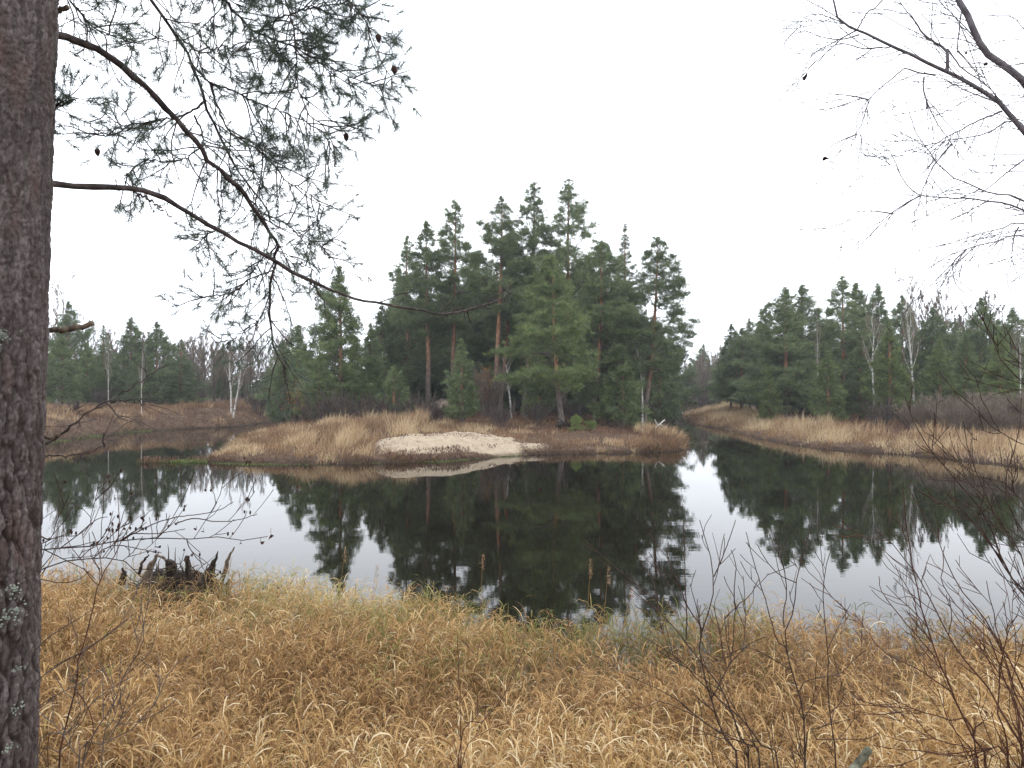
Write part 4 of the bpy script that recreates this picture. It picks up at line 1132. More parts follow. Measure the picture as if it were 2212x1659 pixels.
# ------------------------------------------------------------------ bare shrubs and saplings close to the camera
def bare_plant(name, label, cat, base_d, paths, mat, r0, seed, px2=None, twig_n=5, twig_len=0.28, group=None, twig2=2, buds=0, leaves=(), root_px=None, up=0.35, radii=None, tw_r=0.0024):
    """paths: lists of (px, py[, distance]); the first reaches the ground below its first point"""
    rng = np.random.default_rng(seed)
    f0 = paths[0][0]
    bd = f0[2] if len(f0) > 2 else base_d
    b0 = at(f0[0], f0[1], bd) if root_px is None else at(root_px[0], root_px[1], root_px[2])
    base = np.array([b0[0], b0[1], gz(b0[0], b0[1])])
    root = empty(name, base, label, cat, group)
    A, T = Acc(), Acc()
    t1, t1r, t2 = [], [], []
    for pi, path in enumerate(paths):
        P = [at(q[0], q[1], q[2] if len(q) > 2 else base_d) for q in path]
        rooted = path[0][1] >= 1600 or pi == 0
        if rooted:
            g = P[0] + (P[0] - P[1]) * 0.35; g[2] = gz(g[0], g[1]) - 0.05
            P = [g] + P
        n = 26
        P = spline(P, n)
        Ltot = np.linalg.norm(np.diff(P, axis=0), axis=1).sum()
        P[2:-1] += rng.normal(0, 0.0022, (n - 3, 3)) * min(1, Ltot)
        ra = r0 * (1.0 if rooted else 0.62) * min(1.0, 0.45 + 0.35 * Ltot)
        rb = 0.0014
        if radii:
            ra = radii[pi] if pi < len(radii) else radii[-1]
            if isinstance(ra, tuple): ra, rb = ra
        rb = min(rb, ra * 0.7)
        rad = ra + (rb - ra) * np.linspace(0, 1, n) ** 0.75
        A.tube(P - base, rad, 7)
        for q in range(max(1, int(twig_n * Ltot))):
            u = rng.uniform(0.22 if rooted else 0.1, 0.98); f = u * (n - 1); i0 = min(int(f), n - 2)
            b = P[i0] + (P[i0 + 1] - P[i0]) * (f - i0); tg = nrm(P[i0 + 1] - P[i0])
            sd = nrm(np.cross(tg, rng.normal(0, 1, 3) + np.array([0, 1.2, 0])))
            d = nrm(tg * 0.85 + sd * rng.uniform(0.45, 0.95) + UP * up * 0.4)
            Lt = twig_len * rng.uniform(0.35, 1.25) * (1.2 - 0.55 * u)
            pts = [b]; p = b
            for s_ in range(5):
                d = nrm(d + rng.normal(0, 0.09, 3) + UP * 0.10 * up / 0.35); p = p + d * Lt / 5; pts.append(p)
            t1.append(np.array(pts)); t1r.append(np.linspace(min(tw_r, rad[i0] * 0.7), 0.0014, 6))
            for w in range(rng.poisson(twig2 * Lt / 0.2)):
                f2 = rng.uniform(0.6, 4.8); j0 = int(f2); bb = pts[j0] + (pts[j0 + 1] - pts[j0]) * (f2 - j0); tt = nrm(pts[j0 + 1] - pts[j0])
                dd = nrm(tt + nrm(np.cross(tt, rng.normal(0, 1, 3))) * 0.75 + UP * up * 0.4)
                L2 = rng.uniform(0.04, 0.16)
                t2.append(np.array([bb, bb + dd * L2 * .5, bb + nrm(dd + UP * .1 + rng.normal(0, .1, 3)) * L2]))
    if t1: A.tubes(np.array(t1) - base, np.array(t1r), 5)
    A.build("stem", M[mat], root, smooth=True)
    if t2:
        T.tubes(np.array(t2) - base, np.array([0.0015, 0.0013, 0.0011])[None], 4); T.build("crown", M[mat], root)
    if buds:
        B = Acc(); ends = [p[-1] for p in t1] + [p[-1] for p in t2]; rng.shuffle(ends)
        for e in ends[:buds]:
            for c in range(rng.integers(1, 4)):
                o = e + rng.normal(0, 0.010, 3) - base; l = rng.uniform(0.010, 0.018)
                B.tube(np.array([o, o - UP * l * .3, o - UP * l * .7, o - UP * l]), [0.001, 0.0042, 0.0042, 0.001], 6)
        B.build("blossoms" if False else "clumps", M['dryleaf'], root)["label"] = "small dark alder cones"
    for (lx, ly, ld, sz) in leaves:
        curled_leaf(root, base, lx, ly, ld, sz, rng)
    return root

def curled_leaf(root, base, lx, ly, ld, sz, rng):
    """one dead curled leaf with its stalk"""
    A = Acc(); c = at(lx, ly, ld) - base
    k = 9; t = np.linspace(0, 1, k)
    az = rng.uniform(0, 6.28); h = np.array([math.cos(az), math.sin(az), 0])
    ang = np.linspace(0.4, 3.4, k) * rng.uniform(0.7, 1.0)
    P = c + np.cumsum((h * np.sin(ang)[:, None] - UP * np.cos(ang)[:, None] * 1.0) * sz / k, 0)
    sd = nrm(np.cross(h, UP) + rng.normal(0, .4, 3))
    w = sz * 0.42 * np.sin(np.pi * np.clip(t * 0.94 + 0.04, 0, 1)) ** 0.8
    fold = nrm(np.cross(sd, h) + h)
    for sgn in (-1, 1):
        Q = np.stack([P, P + sd * sgn * w[:, None] * 0.55 + fold * w[:, None] * 0.25, P + sd * sgn * w[:, None] * 0.8 - fold * w[:, None] * 0.1], 1)
        idx = np.arange(k - 1)[:, None] * 3 + np.arange(2)[None]
        A.add(Q.reshape(-1, 3), q=np.stack([idx, idx + 1, idx + 4, idx + 3], -1).reshape(-1, 4))
    A.tube(np.array([c, c + UP * sz * 0.5 + h * 0.003]), [0.0009, 0.0006], 4)
    A.build("leaf", M['dryleaf'], root)

z5 = lambda *p: [(1330.7 + a * .3229, 1123.3 + b * .3229) + ((c[0],) if c else ()) for a, b, *c in p]
bare_plant("bare_shrub", "dark bare willow shrub with several leaning stems before the calm water", "shrub", 2.9, [
    z5((890, 1650), (840, 1500), (760, 1250), (690, 1100), (560, 940), (480, 830), (380, 700), (290, 610), (150, 500), (60, 420)),
    z5((810, 1650), (740, 1490), (690, 1360), (635, 1200), (600, 1080), (560, 900), (570, 760), (640, 560), (655, 380), (620, 180), (560, 0)),
    z5((635, 1200), (700, 1080), (760, 960), (780, 850), (800, 600), (880, 520), (960, 390)),
    z5((960, 1650), (880, 1500), (700, 1430), (520, 1300), (360, 1170), (80, 1040)),
    z5((1080, 1650), (960, 1500), (880, 1370), (760, 1260), (560, 1080), (400, 920), (200, 790)),
    z5((470, 800), (475, 650), (465, 500), (460, 300), (450, 0)),
    z5((560, 700), (470, 560), (420, 420), (350, 280), (350, 150)),
    z5((655, 380), (700, 280), (760, 120), (800, 0)),
    z5((290, 610), (240, 400), (150, 260), (130, 170)),
    z5((700, 1430), (560, 1330), (400, 1250), (260, 1200)),
    z5((800, 600), (790, 480), (800, 300), (770, 200)),
    z5((760, 960), (880, 840), (1000, 780)),
], 'twig', 0.0075, 71, twig_n=6, twig_len=0.26)
bare_plant("bare_sapling", "single dark sapling with an arching side branch right of the many stemmed willow", "sapling", 2.95, [
    z5((1265, 1650), (1260, 1400), (1245, 1250), (1200, 1090), (1160, 950), (1130, 760), (1170, 690), (1195, 560), (1205, 420), (1230, 330), (1270, 150), (1300, 60)),
    z5((1125, 720), (1120, 640), (1135, 540), (1140, 430), (1110, 270), (1060, 180), (1000, 30)),
    z5((1165, 1000), (1050, 930), (960, 880), (880, 855), (790, 880), (740, 900)),
    z5((1140, 850), (1080, 810), (1040, 680), (1000, 540), (960, 400), (910, 240), (870, 80)),
    z5((1225, 1150), (1260, 1085), (1330, 1060), (1420, 1045), (1500, 1025), (1600, 930), (1670, 870)),
    z5((1270, 1480), (1350, 1470), (1500, 1465), (1640, 1470), (1766, 1420)),
    z5((1205, 420), (1100, 370), (1020, 290), (940, 160)),
    z5((1255, 1330), (1330, 1210), (1385, 1090)),
], 'twig', 0.0068, 72, twig_n=6, twig_len=0.22)
bare_plant("bare_sapling", "thin upright sapling just right of the sapling with the arching branch", "sapling", 3.05, [
    z5((1470, 1650), (1450, 1460), (1430, 1300), (1415, 1050), (1415, 870), (1390, 640), (1385, 450), (1390, 380), (1440, 190)),
    z5((1390, 380), (1370, 200), (1370, 150)), z5((1415, 870), (1480, 730), (1570, 560)), z5((1430, 1300), (1520, 1180), (1480, 1000), (1450, 900)),
], 'twig', 0.0052, 73, twig_n=4, twig_len=0.16)
z4 = lambda *p: [(1106 + a * .5, 830 + b * .5) + ((c[0],) if c else ()) for a, b, *c in p]
bare_plant("bare_shrub", "large dark bare willow with long leaning stems at the right edge", "shrub", 3.0, [
    z4((2050, 1659), (1990, 1530), (1900, 1330), (1830, 1180), (1800, 1050), (1740, 850), (1700, 600), (1690, 450)),
    z4((2212, 1640, 2.9), (2150, 1480, 2.9), (2050, 1300), (1960, 1200), (1840, 1000), (1750, 820), (1650, 700), (1580, 640)),
    z4((2212, 1480, 2.9), (2100, 1200), (2060, 1100), (1960, 1000), (1860, 860), (1870, 700)),
    z4((2260, 1650, 2.9), (2240, 1400, 2.9), (2100, 1100), (1950, 900), (1900, 820), (1850, 700), (1840, 600)),
    z4((2300, 1640, 2.8), (2180, 1350), (2080, 1000), (2050, 850)),
    z4((1830, 1180), (1700, 1030), (1600, 900), (1585, 830)),
    z4((1900, 1330), (1750, 1230), (1600, 1150), (1480, 990)),
    z4((2000, 1550), (1880, 1450), (1720, 1400), (1560, 1300)),
    z4((2150, 1640), (1980, 1610), (1800, 1590), (1560, 1560)),
    z4((2000, 1659), (1900, 1560), (1780, 1500), (1700, 1380)),
    z4((2140, 1600), (2100, 1400), (2120, 1150), (2180, 1000)),
    z4((2200, 1560), (2160, 1300), (2210, 1100)),
], 'twig_red', 0.008, 74, twig_n=7, twig_len=0.30)
bare_plant("bare_shrub", "dark arching branches sweeping in over the water from the right edge", "shrub", 2.7, [
    z4((2420, 1659), (2330, 1200), (2260, 950), (2150, 830), (2090, 680), (2040, 560), (1960, 460), (1880, 360), (1780, 250), (1730, 150), (1700, 60)),
    z4((2425, 1640), (2440, 1250), (2300, 1000), (2200, 890), (2120, 790), (2040, 640), (1950, 560), (1860, 440), (1800, 430)),
    z4((2430, 1640), (2400, 1300), (2280, 1000), (2190, 720), (2100, 590), (2080, 560), (1960, 250), (1950, 160)),
    z4((2430, 1640), (2420, 1000), (2260, 600), (2150, 450), (2050, 400), (1900, 420), (1800, 410)),
    z4((2425, 1640), (2400, 1100), (2300, 800), (2212, 640), (2140, 530), (2130, 400), (2190, 200), (2200, 60)),
    z4((2435, 1640), (2480, 1000), (2450, 450), (2300, 300), (2180, 250), (2060, 180), (1970, 60), (1900, 20)),
    z4((2440, 1640), (2500, 800), (2400, 200), (2280, 60), (2150, -60), (2080, -160), (2060, -250), (2000, -330)),
    z4((2440, 1640), (2520, 800), (2440, 100), (2300, -60), (2180, -150), (2130, -250)),
], 'twig', 0.0085, 75, twig_n=8, twig_len=0.30, radii=[0.009, 0.0065, 0.006, 0.005, 0.005, 0.005, 0.005, 0.005], leaves=[(2110, 948, 2.6, 0.018), (2050, 970, 2.6, 0.012)])
z3 = lambda *p: [(a * .3229, 1123.3 + b * .3229) + ((c[0],) if c else ()) for a, b, *c in p]
bare_plant("bare_sapling", "tall dark red sapling rising beside the near pine to the alder boughs", "sapling", 2.75, [
    z3((390, 1659), (450, 1370), (500, 1130), (530, 900), (600, 680), (660, 440), (740, 270), (820, 120), (880, 20)),
    z3((540, 900), (660, 810), (800, 700), (940, 600)), z3((500, 1120), (600, 1280), (620, 1450), (560, 1600)),
    z3((530, 900), (430, 940), (330, 1000)), z3((660, 440), (600, 380), (560, 320)),
], 'twig_red', 0.0065, 76, twig_n=3, twig_len=0.2)
bare_plant("bare_shrub", "thin bare stems slanting up to the right in the grass beside the near pine", "shrub", 2.6, [
    z3((530, 1659), (620, 1450), (740, 1260), (830, 1050), (930, 860), (960, 800), (960, 700)),
    z3((560, 1620), (700, 1500), (880, 1400), (1020, 1250), (1100, 1100), (1160, 980), (1280, 900)),
    z3((250, 1570), (450, 1440), (600, 1230), (740, 1130), (900, 1040)),
    z3((250, 1659), (420, 1540), (520, 1380), (640, 1180)),
    z3((60, 1700), (120, 1250), (240, 1080), (330, 1010), (480, 920), (700, 790), (880, 640)),
    z3((40, 1700), (110, 1100), (250, 850), (340, 780), (480, 690), (620, 600)),
    z3((60, 1720), (130, 1400), (255, 1250), (400, 1160), (560, 1080), (760, 960)),
    z3((830, 1050), (880, 1000), (1000, 890), (1060, 700)),
    z3((690, 1500), (820, 1380), (1050, 1300), (1180, 1200)),
], 'twig_grey', 0.0045, 77, twig_n=5, twig_len=0.2, root_px=(170, 1700, 2.6))
bare_plant("alder_shrub", "bare alder boughs with small dark cones reaching over the stump", "shrub", 3.0, [
    z3((120, 260), (270, 215), (400, 190), (600, 175), (820, 135), (1050, 125), (1250, 130), (1400, 118), (1500, 110), (1620, 128), (1713, 140), (1790, 110)),
    z3((20, 2000), (60, 900), (160, 420), (270, 340), (370, 290), (500, 265), (620, 260), (770, 255), (870, 300), (960, 390), (1020, 430), (1090, 440), (1180, 400)),
    z3((820, 135), (900, 90), (1000, 40), (1100, 0), (1260, -30), (1450, -60), (1560, -120)),
    z3((1180, 20), (1300, -10), (1450, 10), (1590, 0), (1720, -40)),
    z3((400, 190), (520, 100), (640, 0), (720, -20)), z3((270, 160), (400, 110), (520, 100), (620, 20)),
    z3((1250, 130), (1265, 180), (1320, 260), (1370, 300)), z3((620, 260), (700, 190), (800, 170), (960, 200), (1080, 220)),
    z3((900, 90), (1050, 90), (1180, 70), (1240, 60)), z3((300, 200), (420, 260), (560, 330), (640, 400)),
    z3((160, 425), (270, 400), (400, 420), (520, 400), (600, 340)),
], 'twig', 0.0072, 78, twig_n=7, twig_len=0.20, buds=46, root_px=(40, 1800, 3.0), up=0.2,
    leaves=[(585, 1152, 2.98, 0.045), (562, 1168, 2.98, 0.026), (520, 1172, 2.98, 0.022), (335, 1178, 3.0, 0.03), (332, 1190, 3.0, 0.022), (385, 1130, 3.0, 0.022), (425, 1140, 3.0, 0.018), (440, 1146, 3.0, 0.02)])
bare_plant("bare_sapling", "thin dark sapling standing alone in the middle of the dry grass", "sapling", 3.3, [
    [(996, 1720), (995, 1600), (993, 1500), (990, 1430), (988, 1370)], [(995, 1600), (1040, 1560), (1085, 1510), (1120, 1430), (1132, 1400)], [(993, 1520), (1020, 1470), (1036, 1390)], [(998, 1650), (1050, 1580), (1100, 1560)],
], 'twig_red', 0.005, 79, twig_n=4, twig_len=0.14, twig2=1)

# the bare tree that leans in from the right, its trunk outside the view
z2 = lambda *p: [(1106 + a * .5, b * .5) + ((c[0],) if c else ()) for a, b, *c in p]
bare_plant("bare_tree", "bare tree with long thin boughs reaching in from the upper right", "tree", 3.6, [
    [(2560, 2300, 3.7), (2540, 1500, 3.7), (2500, 900, 3.7), (2440, 520, 3.65)],
    [(2452, 560, 3.66), (2360, 370, 3.6), (2280, 270, 3.6), (2212, 175, 3.6), (2156, 135), (2126, 110), (2090, 40), (2071, 0), (2040, -80)],
    [(2442, 530, 3.65), (2310, 410, 3.6), (2212, 285), (2151, 215), (2110, 190), (2046, 155), (1966, 118), (1910, 92), (1851, 65), (1811, 45), (1801, 10), (1790, -30)],
    z2((1880, 310), (1880, 230), (1860, 205), (1780, 150), (1740, 90), (1690, 30), (1660, -20)),
    z2((1830, 325), (1740, 310), (1700, 295), (1640, 340), (1540, 430), (1490, 510), (1490, 580), (1440, 630)),
    z2((2676, 1080, 3.65), (2212, 550), (2100, 560), (1990, 590), (1880, 610), (1750, 640), (1600, 690), (1510, 715)),
    z2((2115, 480), (2020, 520), (1920, 570), (1820, 630), (1720, 720), (1690, 760)),
    z2((2676, 1080, 3.65), (2212, 865), (2100, 840), (2000, 810), (1880, 740), (1790, 640), (1740, 560), (1700, 430)),
    z2((2676, 1080, 3.65), (2212, 905), (2080, 870), (1950, 855), (1765, 845), (1690, 780), (1660, 700), (1620, 640), (1550, 610)),
    z2((1765, 845), (1700, 880), (1640, 920), (1590, 960), (1510, 1000)),
    z2((1640, 922), (1560, 912), (1490, 915), (1440, 930)),
    z2((2676, 1080, 3.65), (2212, 970), (2130, 980), (2050, 1000), (1980, 1025), (1910, 1050), (1800, 1065)),
    z2((2676, 1080, 3.65), (2212, 1020), (2080, 1045), (1960, 1080), (1880, 1110), (1800, 1160), (1720, 1200)),
    z2((1960, 1080), (1910, 1130), (1905, 1180), (1920, 1230), (1960, 1270)),
    z2((2190, 980), (2170, 1020), (2160, 1110), (2180, 1180)),
    z2((1490, 130), (1540, 50), (1600, 40), (1700, 60), (1740, 90)), z2((1500, 150), (1420, 170), (1340, 160), (1260, 130)),
    z2((1851 * 2 - 2212, 130), (1420, 95), (1320, 60), (1250, 80)), z2((1600, 205), (1520, 210), (1420, 190), (1290, 235)),
    z2((1540, 430), (1470, 415), (1340, 400)), z2((1780, 330), (1780, 400), (1830, 520), (1900, 620), (1960, 700)),
    z2((1900, 620), (1820, 720), (1770, 830), (1750, 900), (1690, 960)), z2((2090, 440), (1960, 390), (1860, 340), (1790, 330)),
    [(1851, 65), (1800, 92), (1756, 118), (1733, 160)], z2((1490, 580), (1440, 600), (1390, 625), (1350, 660)),
    z2((1940, 60), (1930, 150), (1925, 215), (1960, 260), (2050, 370)), z2((2520, 760, 3.62), (2400, 300), (2212, 120), (2150, 70), (1980, 65)),
    z2((1880, 210), (1950, 300), (2040, 360), (2150, 480), (2280, 620)),
    z2((2212, 690), (2120, 760), (2030, 830), (1920, 860)),
    z2((2040, 220), (1960, 120), (1900, 60), (1850, 10), (1820, -30)),
], 'twig_bough', 0.030, 80, twig_n=15, twig_len=0.36, twig2=2.0, up=0.0, tw_r=0.0023,
    radii=[(0.05, 0.027), (0.024, 0.013), (0.020, 0.004), 0.009, 0.0045, 0.0065, 0.005, 0.0075, 0.008, 0.0045, 0.004, 0.0065, 0.0065, 0.004],
    leaves=[(1732, 166, 3.5, 0.052), (1780, 336, 3.5, 0.045), (1932, 216, 3.5, 0.016), (1929, 236, 3.5, 0.016), (1926, 298, 3.5, 0.018), (2088, 265, 3.5, 0.03), (2070, 108, 3.5, 0.028), (2090, 110, 3.5, 0.028), (2125, 140, 3.5, 0.03), (1866, 313, 3.5, 0.010)])

# ------------------------------------------------------------------ stump, logs, stalks
def stump():
    c = at(385, 1275, 10.0); base = np.array([c[0], c[1], gz(c[0], c[1])])
    root = empty("tree_stump", base, "dark rotten upturned stump with jagged spikes at the near water edge", "stump")
    rng = np.random.default_rng(5)
    A = Acc()
    nu, nv = 48, 26
    U, Vv = np.meshgrid(np.linspace(0, 2 * math.pi, nu, endpoint=False), np.linspace(0.02, math.pi - 0.02, nv))
    d = np.stack([np.sin(Vv) * np.cos(U), np.sin(Vv) * np.sin(U), np.cos(Vv)], -1)
    r = 1 + 0.22 * wave(d[..., 0] * 3, d[..., 2] * 3 + d[..., 1] * 2, 7, 1.6, 4) + 0.12 * wave(d[..., 0] * 9, d[..., 2] * 9, 8, 1.2, 2)
    A.add((d * r[..., None] * np.array([0.68, 0.36, 0.36]) + np.array([0.0, 0, 0.44])).reshape(-1, 3),
          q=[(a * nu + b, a * nu + (b + 1) % nu, (a + 1) * nu + (b + 1) % nu, (a + 1) * nu + b) for a in range(nv - 1) for b in range(nu)])
    A.build("body", M['deadwood'], root, smooth=False)
    A = Acc(); L_ = []
    for q in range(120):
        a = rng.uniform(0, 6.28); e = rng.uniform(-0.5, 1.3)
        d0 = np.array([math.cos(a) * math.cos(e), math.sin(a) * math.cos(e) * 0.6, math.sin(e)])
        p = d0 * np.array([0.60, 0.32, 0.32]) + np.array([0.0, 0, 0.46]); pts = [p]; dd = nrm(d0 * np.array([1, 1, 0.6]) + rng.normal(0, 0.4, 3)); Lr = rng.uniform(0.15, 0.48)
        for s_ in range(6):
            dd = nrm(dd + rng.normal(0, 0.32, 3)); p = p + dd * Lr / 6; pts.append(p)
        L_.append(np.array(pts))
    A.tubes(np.array(L_), rng.uniform(0.006, 0.020, 120)[:, None] * np.array([1, .85, .75, .6, .5, .35, .15])[None], 6)
    A.build("crown", M['deadwood'], root, smooth=True)["label"] = "tangle of dark roots"
    def spike(path, r, mat, label, flat=False):
        P = np.array([at(a, b, 9.85) for a, b in path]) - base
        A = Acc(); n = 14; P = spline(P, n); P[2:-1] += rng.normal(0, 0.006, (n - 3, 3))
        rr = 0.8 * np.interp(np.linspace(0, 1, n), np.linspace(0, 1, len(r)), r) * (1 + 0.12 * rng.normal(0, 1, n))
        A.tube(P, rr, 8, cap=flat)
        A.build("splinter", M[mat], root)["label"] = label
    spike([(474, 1285), (477, 1259), (488, 1225), (497, 1200), (506, 1182)], [0.05, 0.042, 0.034, 0.026, 0.008], 'deadlight', "long slanting pale spike")
    spike([(445, 1290), (450, 1260), (458, 1225), (466, 1205), (471, 1190)], [0.12, 0.10, 0.072, 0.035, 0.004], 'deadwood', "broad pointed slab")
    spike([(411, 1290), (409, 1260), (407, 1230), (405, 1202)], [0.055, 0.05, 0.045, 0.043], 'deadwood', "upright sawn off post", True)
    spike([(313, 1262), (321, 1236), (332, 1212), (344, 1190)], [0.075, 0.06, 0.04, 0.005], 'deadlight', "tapering grey root on the left")
    spike([(372, 1270), (370, 1240), (369, 1213)], [0.09, 0.085, 0.075], 'deadwood', "blunt root block", True)
    spike([(492, 1300), (493, 1270), (494, 1252)], [0.03, 0.03, 0.03], 'deadwood', "short dark post on the right", True)
    spike([(341, 1200), (355, 1207), (364, 1216), (366, 1235)], [0.02, 0.02, 0.022, 0.02], 'deadlight', "arched root")
    spike([(300, 1240), (308, 1216), (322, 1198)], [0.03, 0.022, 0.01], 'deadwood', "thin side root")
    spike([(262, 1262), (268, 1240), (264, 1226)], [0.06, 0.05, 0.01], 'deadwood', "dark side lump")
    spike([(300, 1275), (345, 1262), (400, 1258), (440, 1270)], [0.03, 0.03, 0.03, 0.01], 'deadwood', "root running along the front")
stump()

def log(name, path, r, mat, label, cat, forks=(), cap=True, sides=10):
    P = np.array([np.array(q) if len(q) == 3 and abs(q[1]) < 100 and q[2] < 20 and False else at(*q) for q in path])
    base = P[0].copy(); A = Acc(); n = 14
    rng = np.random.default_rng(len(label))
    S = spline(P, n); S[1:-1] += rng.normal(0, 0.05 * r[0], (n - 2, 3))
    A.tube(S - base, np.linspace(r[0], r[1], n), sides, cap=cap)
    for fpath, fr in forks:
        Q = spline([at(*q) for q in fpath], 8); A.tube(Q - base, np.linspace(fr[0], fr[1], 8), 6)
    o = A.build(name, M[mat], None, smooth=True); o.location = base
    return tag(o, label, cat)
log("fallen_branch", [(1800, 1740, 2.75), (1822, 1690, 2.8), (1850, 1655, 2.85), (1877, 1619, 2.9)], (0.019, 0.015), 'mosslog', "mossy broken branch end poking out of the grass at the bottom", "branch")
log("fallen_birch", [(1413, 926, 47), (1424, 917, 47), (1436, 907, 47)], (0.05, 0.04), 'birch', "white fallen birch piece with a fork on the shore of the point", "log",
    forks=[(((1422, 919, 47), (1417, 912, 46.8), (1414, 905, 46.7)), (0.04, 0.02)), (((1424, 916, 47), (1433, 920, 46.6), (1440, 924, 46.5)), (0.03, 0.015))])
log("driftwood", [(1519, 956, 47.5), (1532, 957, 47.4), (1550, 958.5, 47.3)], (0.05, 0.02), 'deadlight', "thin pale stick floating at the mouth of the channel", "log", forks=[(((1528, 957, 47.4), (1530, 952, 47.4), (1529, 949, 47.4)), (0.02, 0.01))])
log("driftwood", [(1992, 978, 39.4), (2030, 984, 39), (2075, 990, 38.2)], (0.07, 0.03), 'deadwood', "dark log lying at the foot of the right bank reeds", "log")
log("dead_stick", [(258, 1128, 19.4), (256, 1095, 19.4), (252, 1044, 19.4)], (0.012, 0.006), 'deadlight', "thin dead stick standing in the left water", "stick")
log("dead_branch", [(176, 1000, 35.5), (205, 999, 36), (238, 997, 36.5)], (0.035, 0.015), 'deadwood', "dead branch with upright stubs lying in the left water", "branch",
    forks=[(((x_, 1000, 35.9), (x_ + 2, 990, 35.9), (x_ + dx, y_, 35.9)), (0.02, 0.008)) for x_, dx, y_ in ((183, 4, 984), (192, -2, 988), (203, 5, 982), (212, -3, 985), (228, 3, 988))])

def gnarled(name, px, py, d, label, seed, s=1.0, n=16):
    rng = np.random.default_rng(seed); c = at(px, py, d); base = np.array([c[0], c[1], gz(c[0], c[1])])
    A = Acc(); L_ = []
    for q in range(n):
        a = rng.uniform(0, 6.28); p = np.array([0, 0, 0.25 * s]); dd = np.array([math.cos(a), math.sin(a) * .6, rng.uniform(-.2, .6)]); pts = [p]
        for s_ in range(5):
            dd = nrm(dd + rng.normal(0, .35, 3) - UP * 0.12); p = p + dd * 0.16 * s; pts.append(p)
        L_.append(np.array(pts))
    A.tubes(np.array(L_), np.array([.09, .075, .06, .045, .03, .01])[None] * s, 6)
    A.tube(np.array([[0, 0, -.1], [0, 0, .2], [.02, 0, .45], [.0, 0, .6]]) * s, np.array([.2, .17, .13, .06]) * s, 8, cap=True)
    o = A.build(name, M['deadwood'], None, smooth=True); o.location = base
    return tag(o, label, "stump")
gnarled("root_stump", 1222, 905, 48.5, "dark gnarled roots under the bright green pine at the bank edge", 3, 1.1)
gnarled("root_stump", 1386, 905, 50, "dark low roots beside the white fallen birch piece", 4, 0.9)
gnarled("root_stump", 160, 892, 57, "dark root clump on the eroded left bank", 6, 1.1, 22)
sp = conifer("pine_seedling", 402, 0.95, 0.05, 0.55, 'young', green=1.0, bare_stubs=0, trunk_r=0.02); plant(sp, 1243, 47.5, "small bright yellow green pine seedling by the gnarled roots", "tree")
sp = conifer("pine_seedling", 403, 0.7, 0.05, 0.45, 'young', green=1.0, bare_stubs=0, trunk_r=0.02); plant(sp, 1275, 48, "lower yellow green pine seedling right of the gnarled roots", "tree")

def leaf_bush(px, top, d, label, seed, wide):
    """twiggy bush still holding rusty leaves"""
    rng = np.random.default_rng(seed); x_ = (px - CX) / F * d; H = EYE - (top - HY) / F * d - gz(x_, d)
    root = bare_bush("rusty_shrub", seed, H, 'twig_grey', 9, (5, 4), 0.008)
    n = 260; p = np.stack([rng.normal(0, wide, n), rng.normal(0, wide, n), rng.uniform(0.35, 1.0, n) * H], 1)
    A = Acc(); dd = nrm(rng.normal(0, 1, (n, 3))) * 0.10; A.needles(p, dd, nrm(np.cross(dd, rng.normal(0, 1, (n, 3)))), 0.08)
    A.build("leaves", M['rustleaf'], root)
    plant(root, px, d, label, "shrub")
leaf_bush(640, 822, 54, "shrub with a few rusty orange leaves before the conical light green pine", 11, 0.55)
leaf_bush(1050, 792, 57, "rusty brown leafy shrub between the small bushy pine and the bare trunks", 12, 0.35)

def reed_stalk(px, top, d, label, seed, lean=0.05):
    rng = np.random.default_rng(seed); x_ = (px - CX) / F * d
    zb = max(gz(x_, d), -0.1); H = EYE - (top - HY) / F * d - zb
    base = np.array([x_, d, zb]); A = Acc()
    root = empty("reed_stalk", base, label, "reed", "tall reed stalks with seed heads at the near water edge")
    P = np.array([[0, 0, 0], [lean * .2, 0, H * .5], [lean, 0, H]]); P = spline(P, 12)
    A.tube(P, np.linspace(0.0035, 0.0015, 12), 5)
    lf = np.array([[P[5], P[5] + [.05, 0, .1], P[5] + [.13, .02, .10], P[5] + [.20, .03, .0]], [P[7], P[7] + [-.04, 0, .1], P[7] + [-.10, .02, .12], P[7] + [-.16, .03, .06]]])
    A.ribbons(lf, np.array([.006, .008, .006, .001]), np.array([[0, 1, .3], [0, 1, .3]]) / 1.044, 0.7)
    A.build("stem", M['straw'], root)
    B = Acc(); n = 70; u = rng.random(n); p = P[-1] - UP * 0.20 * u[:, None] + rng.normal(0, 1, (n, 3)) * (0.006 + 0.024 * u * (1.1 - u))[:, None]
    dd = nrm(rng.normal(0, .5, (n, 3)) + UP * .5 + np.array([.5, 0, 0])) * 0.028
    B.needles(p, dd, nrm(np.cross(dd, rng.normal(0, 1, (n, 3)))), 0.005, rng.uniform(0.3, 0.9, n)); B.build("clumps", M['reed'], root)["label"] = "drooping seed head"
for q, (px, top, d, lb) in enumerate([(1037, 1196, 8.7, "tallest reed stalk with a seed head, before the dark tree reflection in the middle"), (1266, 1208, 8.2, "reed stalk with a seed head right of the middle of the near grass edge"), (1300, 1225, 8.1, "nodding reed stalk beside the one right of the middle"),
                              (730, 1182, 9.5, "pale reed stalk before the reflection of the light green pine"), (795, 1222, 9.3, "short reed stalk right of the pale one, left of the middle"), (860, 1262, 9.1, "low reed stalk at the grass edge left of the middle"), (1335, 1268, 8.1, "low reed stalk left of the willow shrub")]):
    reed_stalk(px, top, d, lb, 500 + q, 0.03 + 0.02 * q)

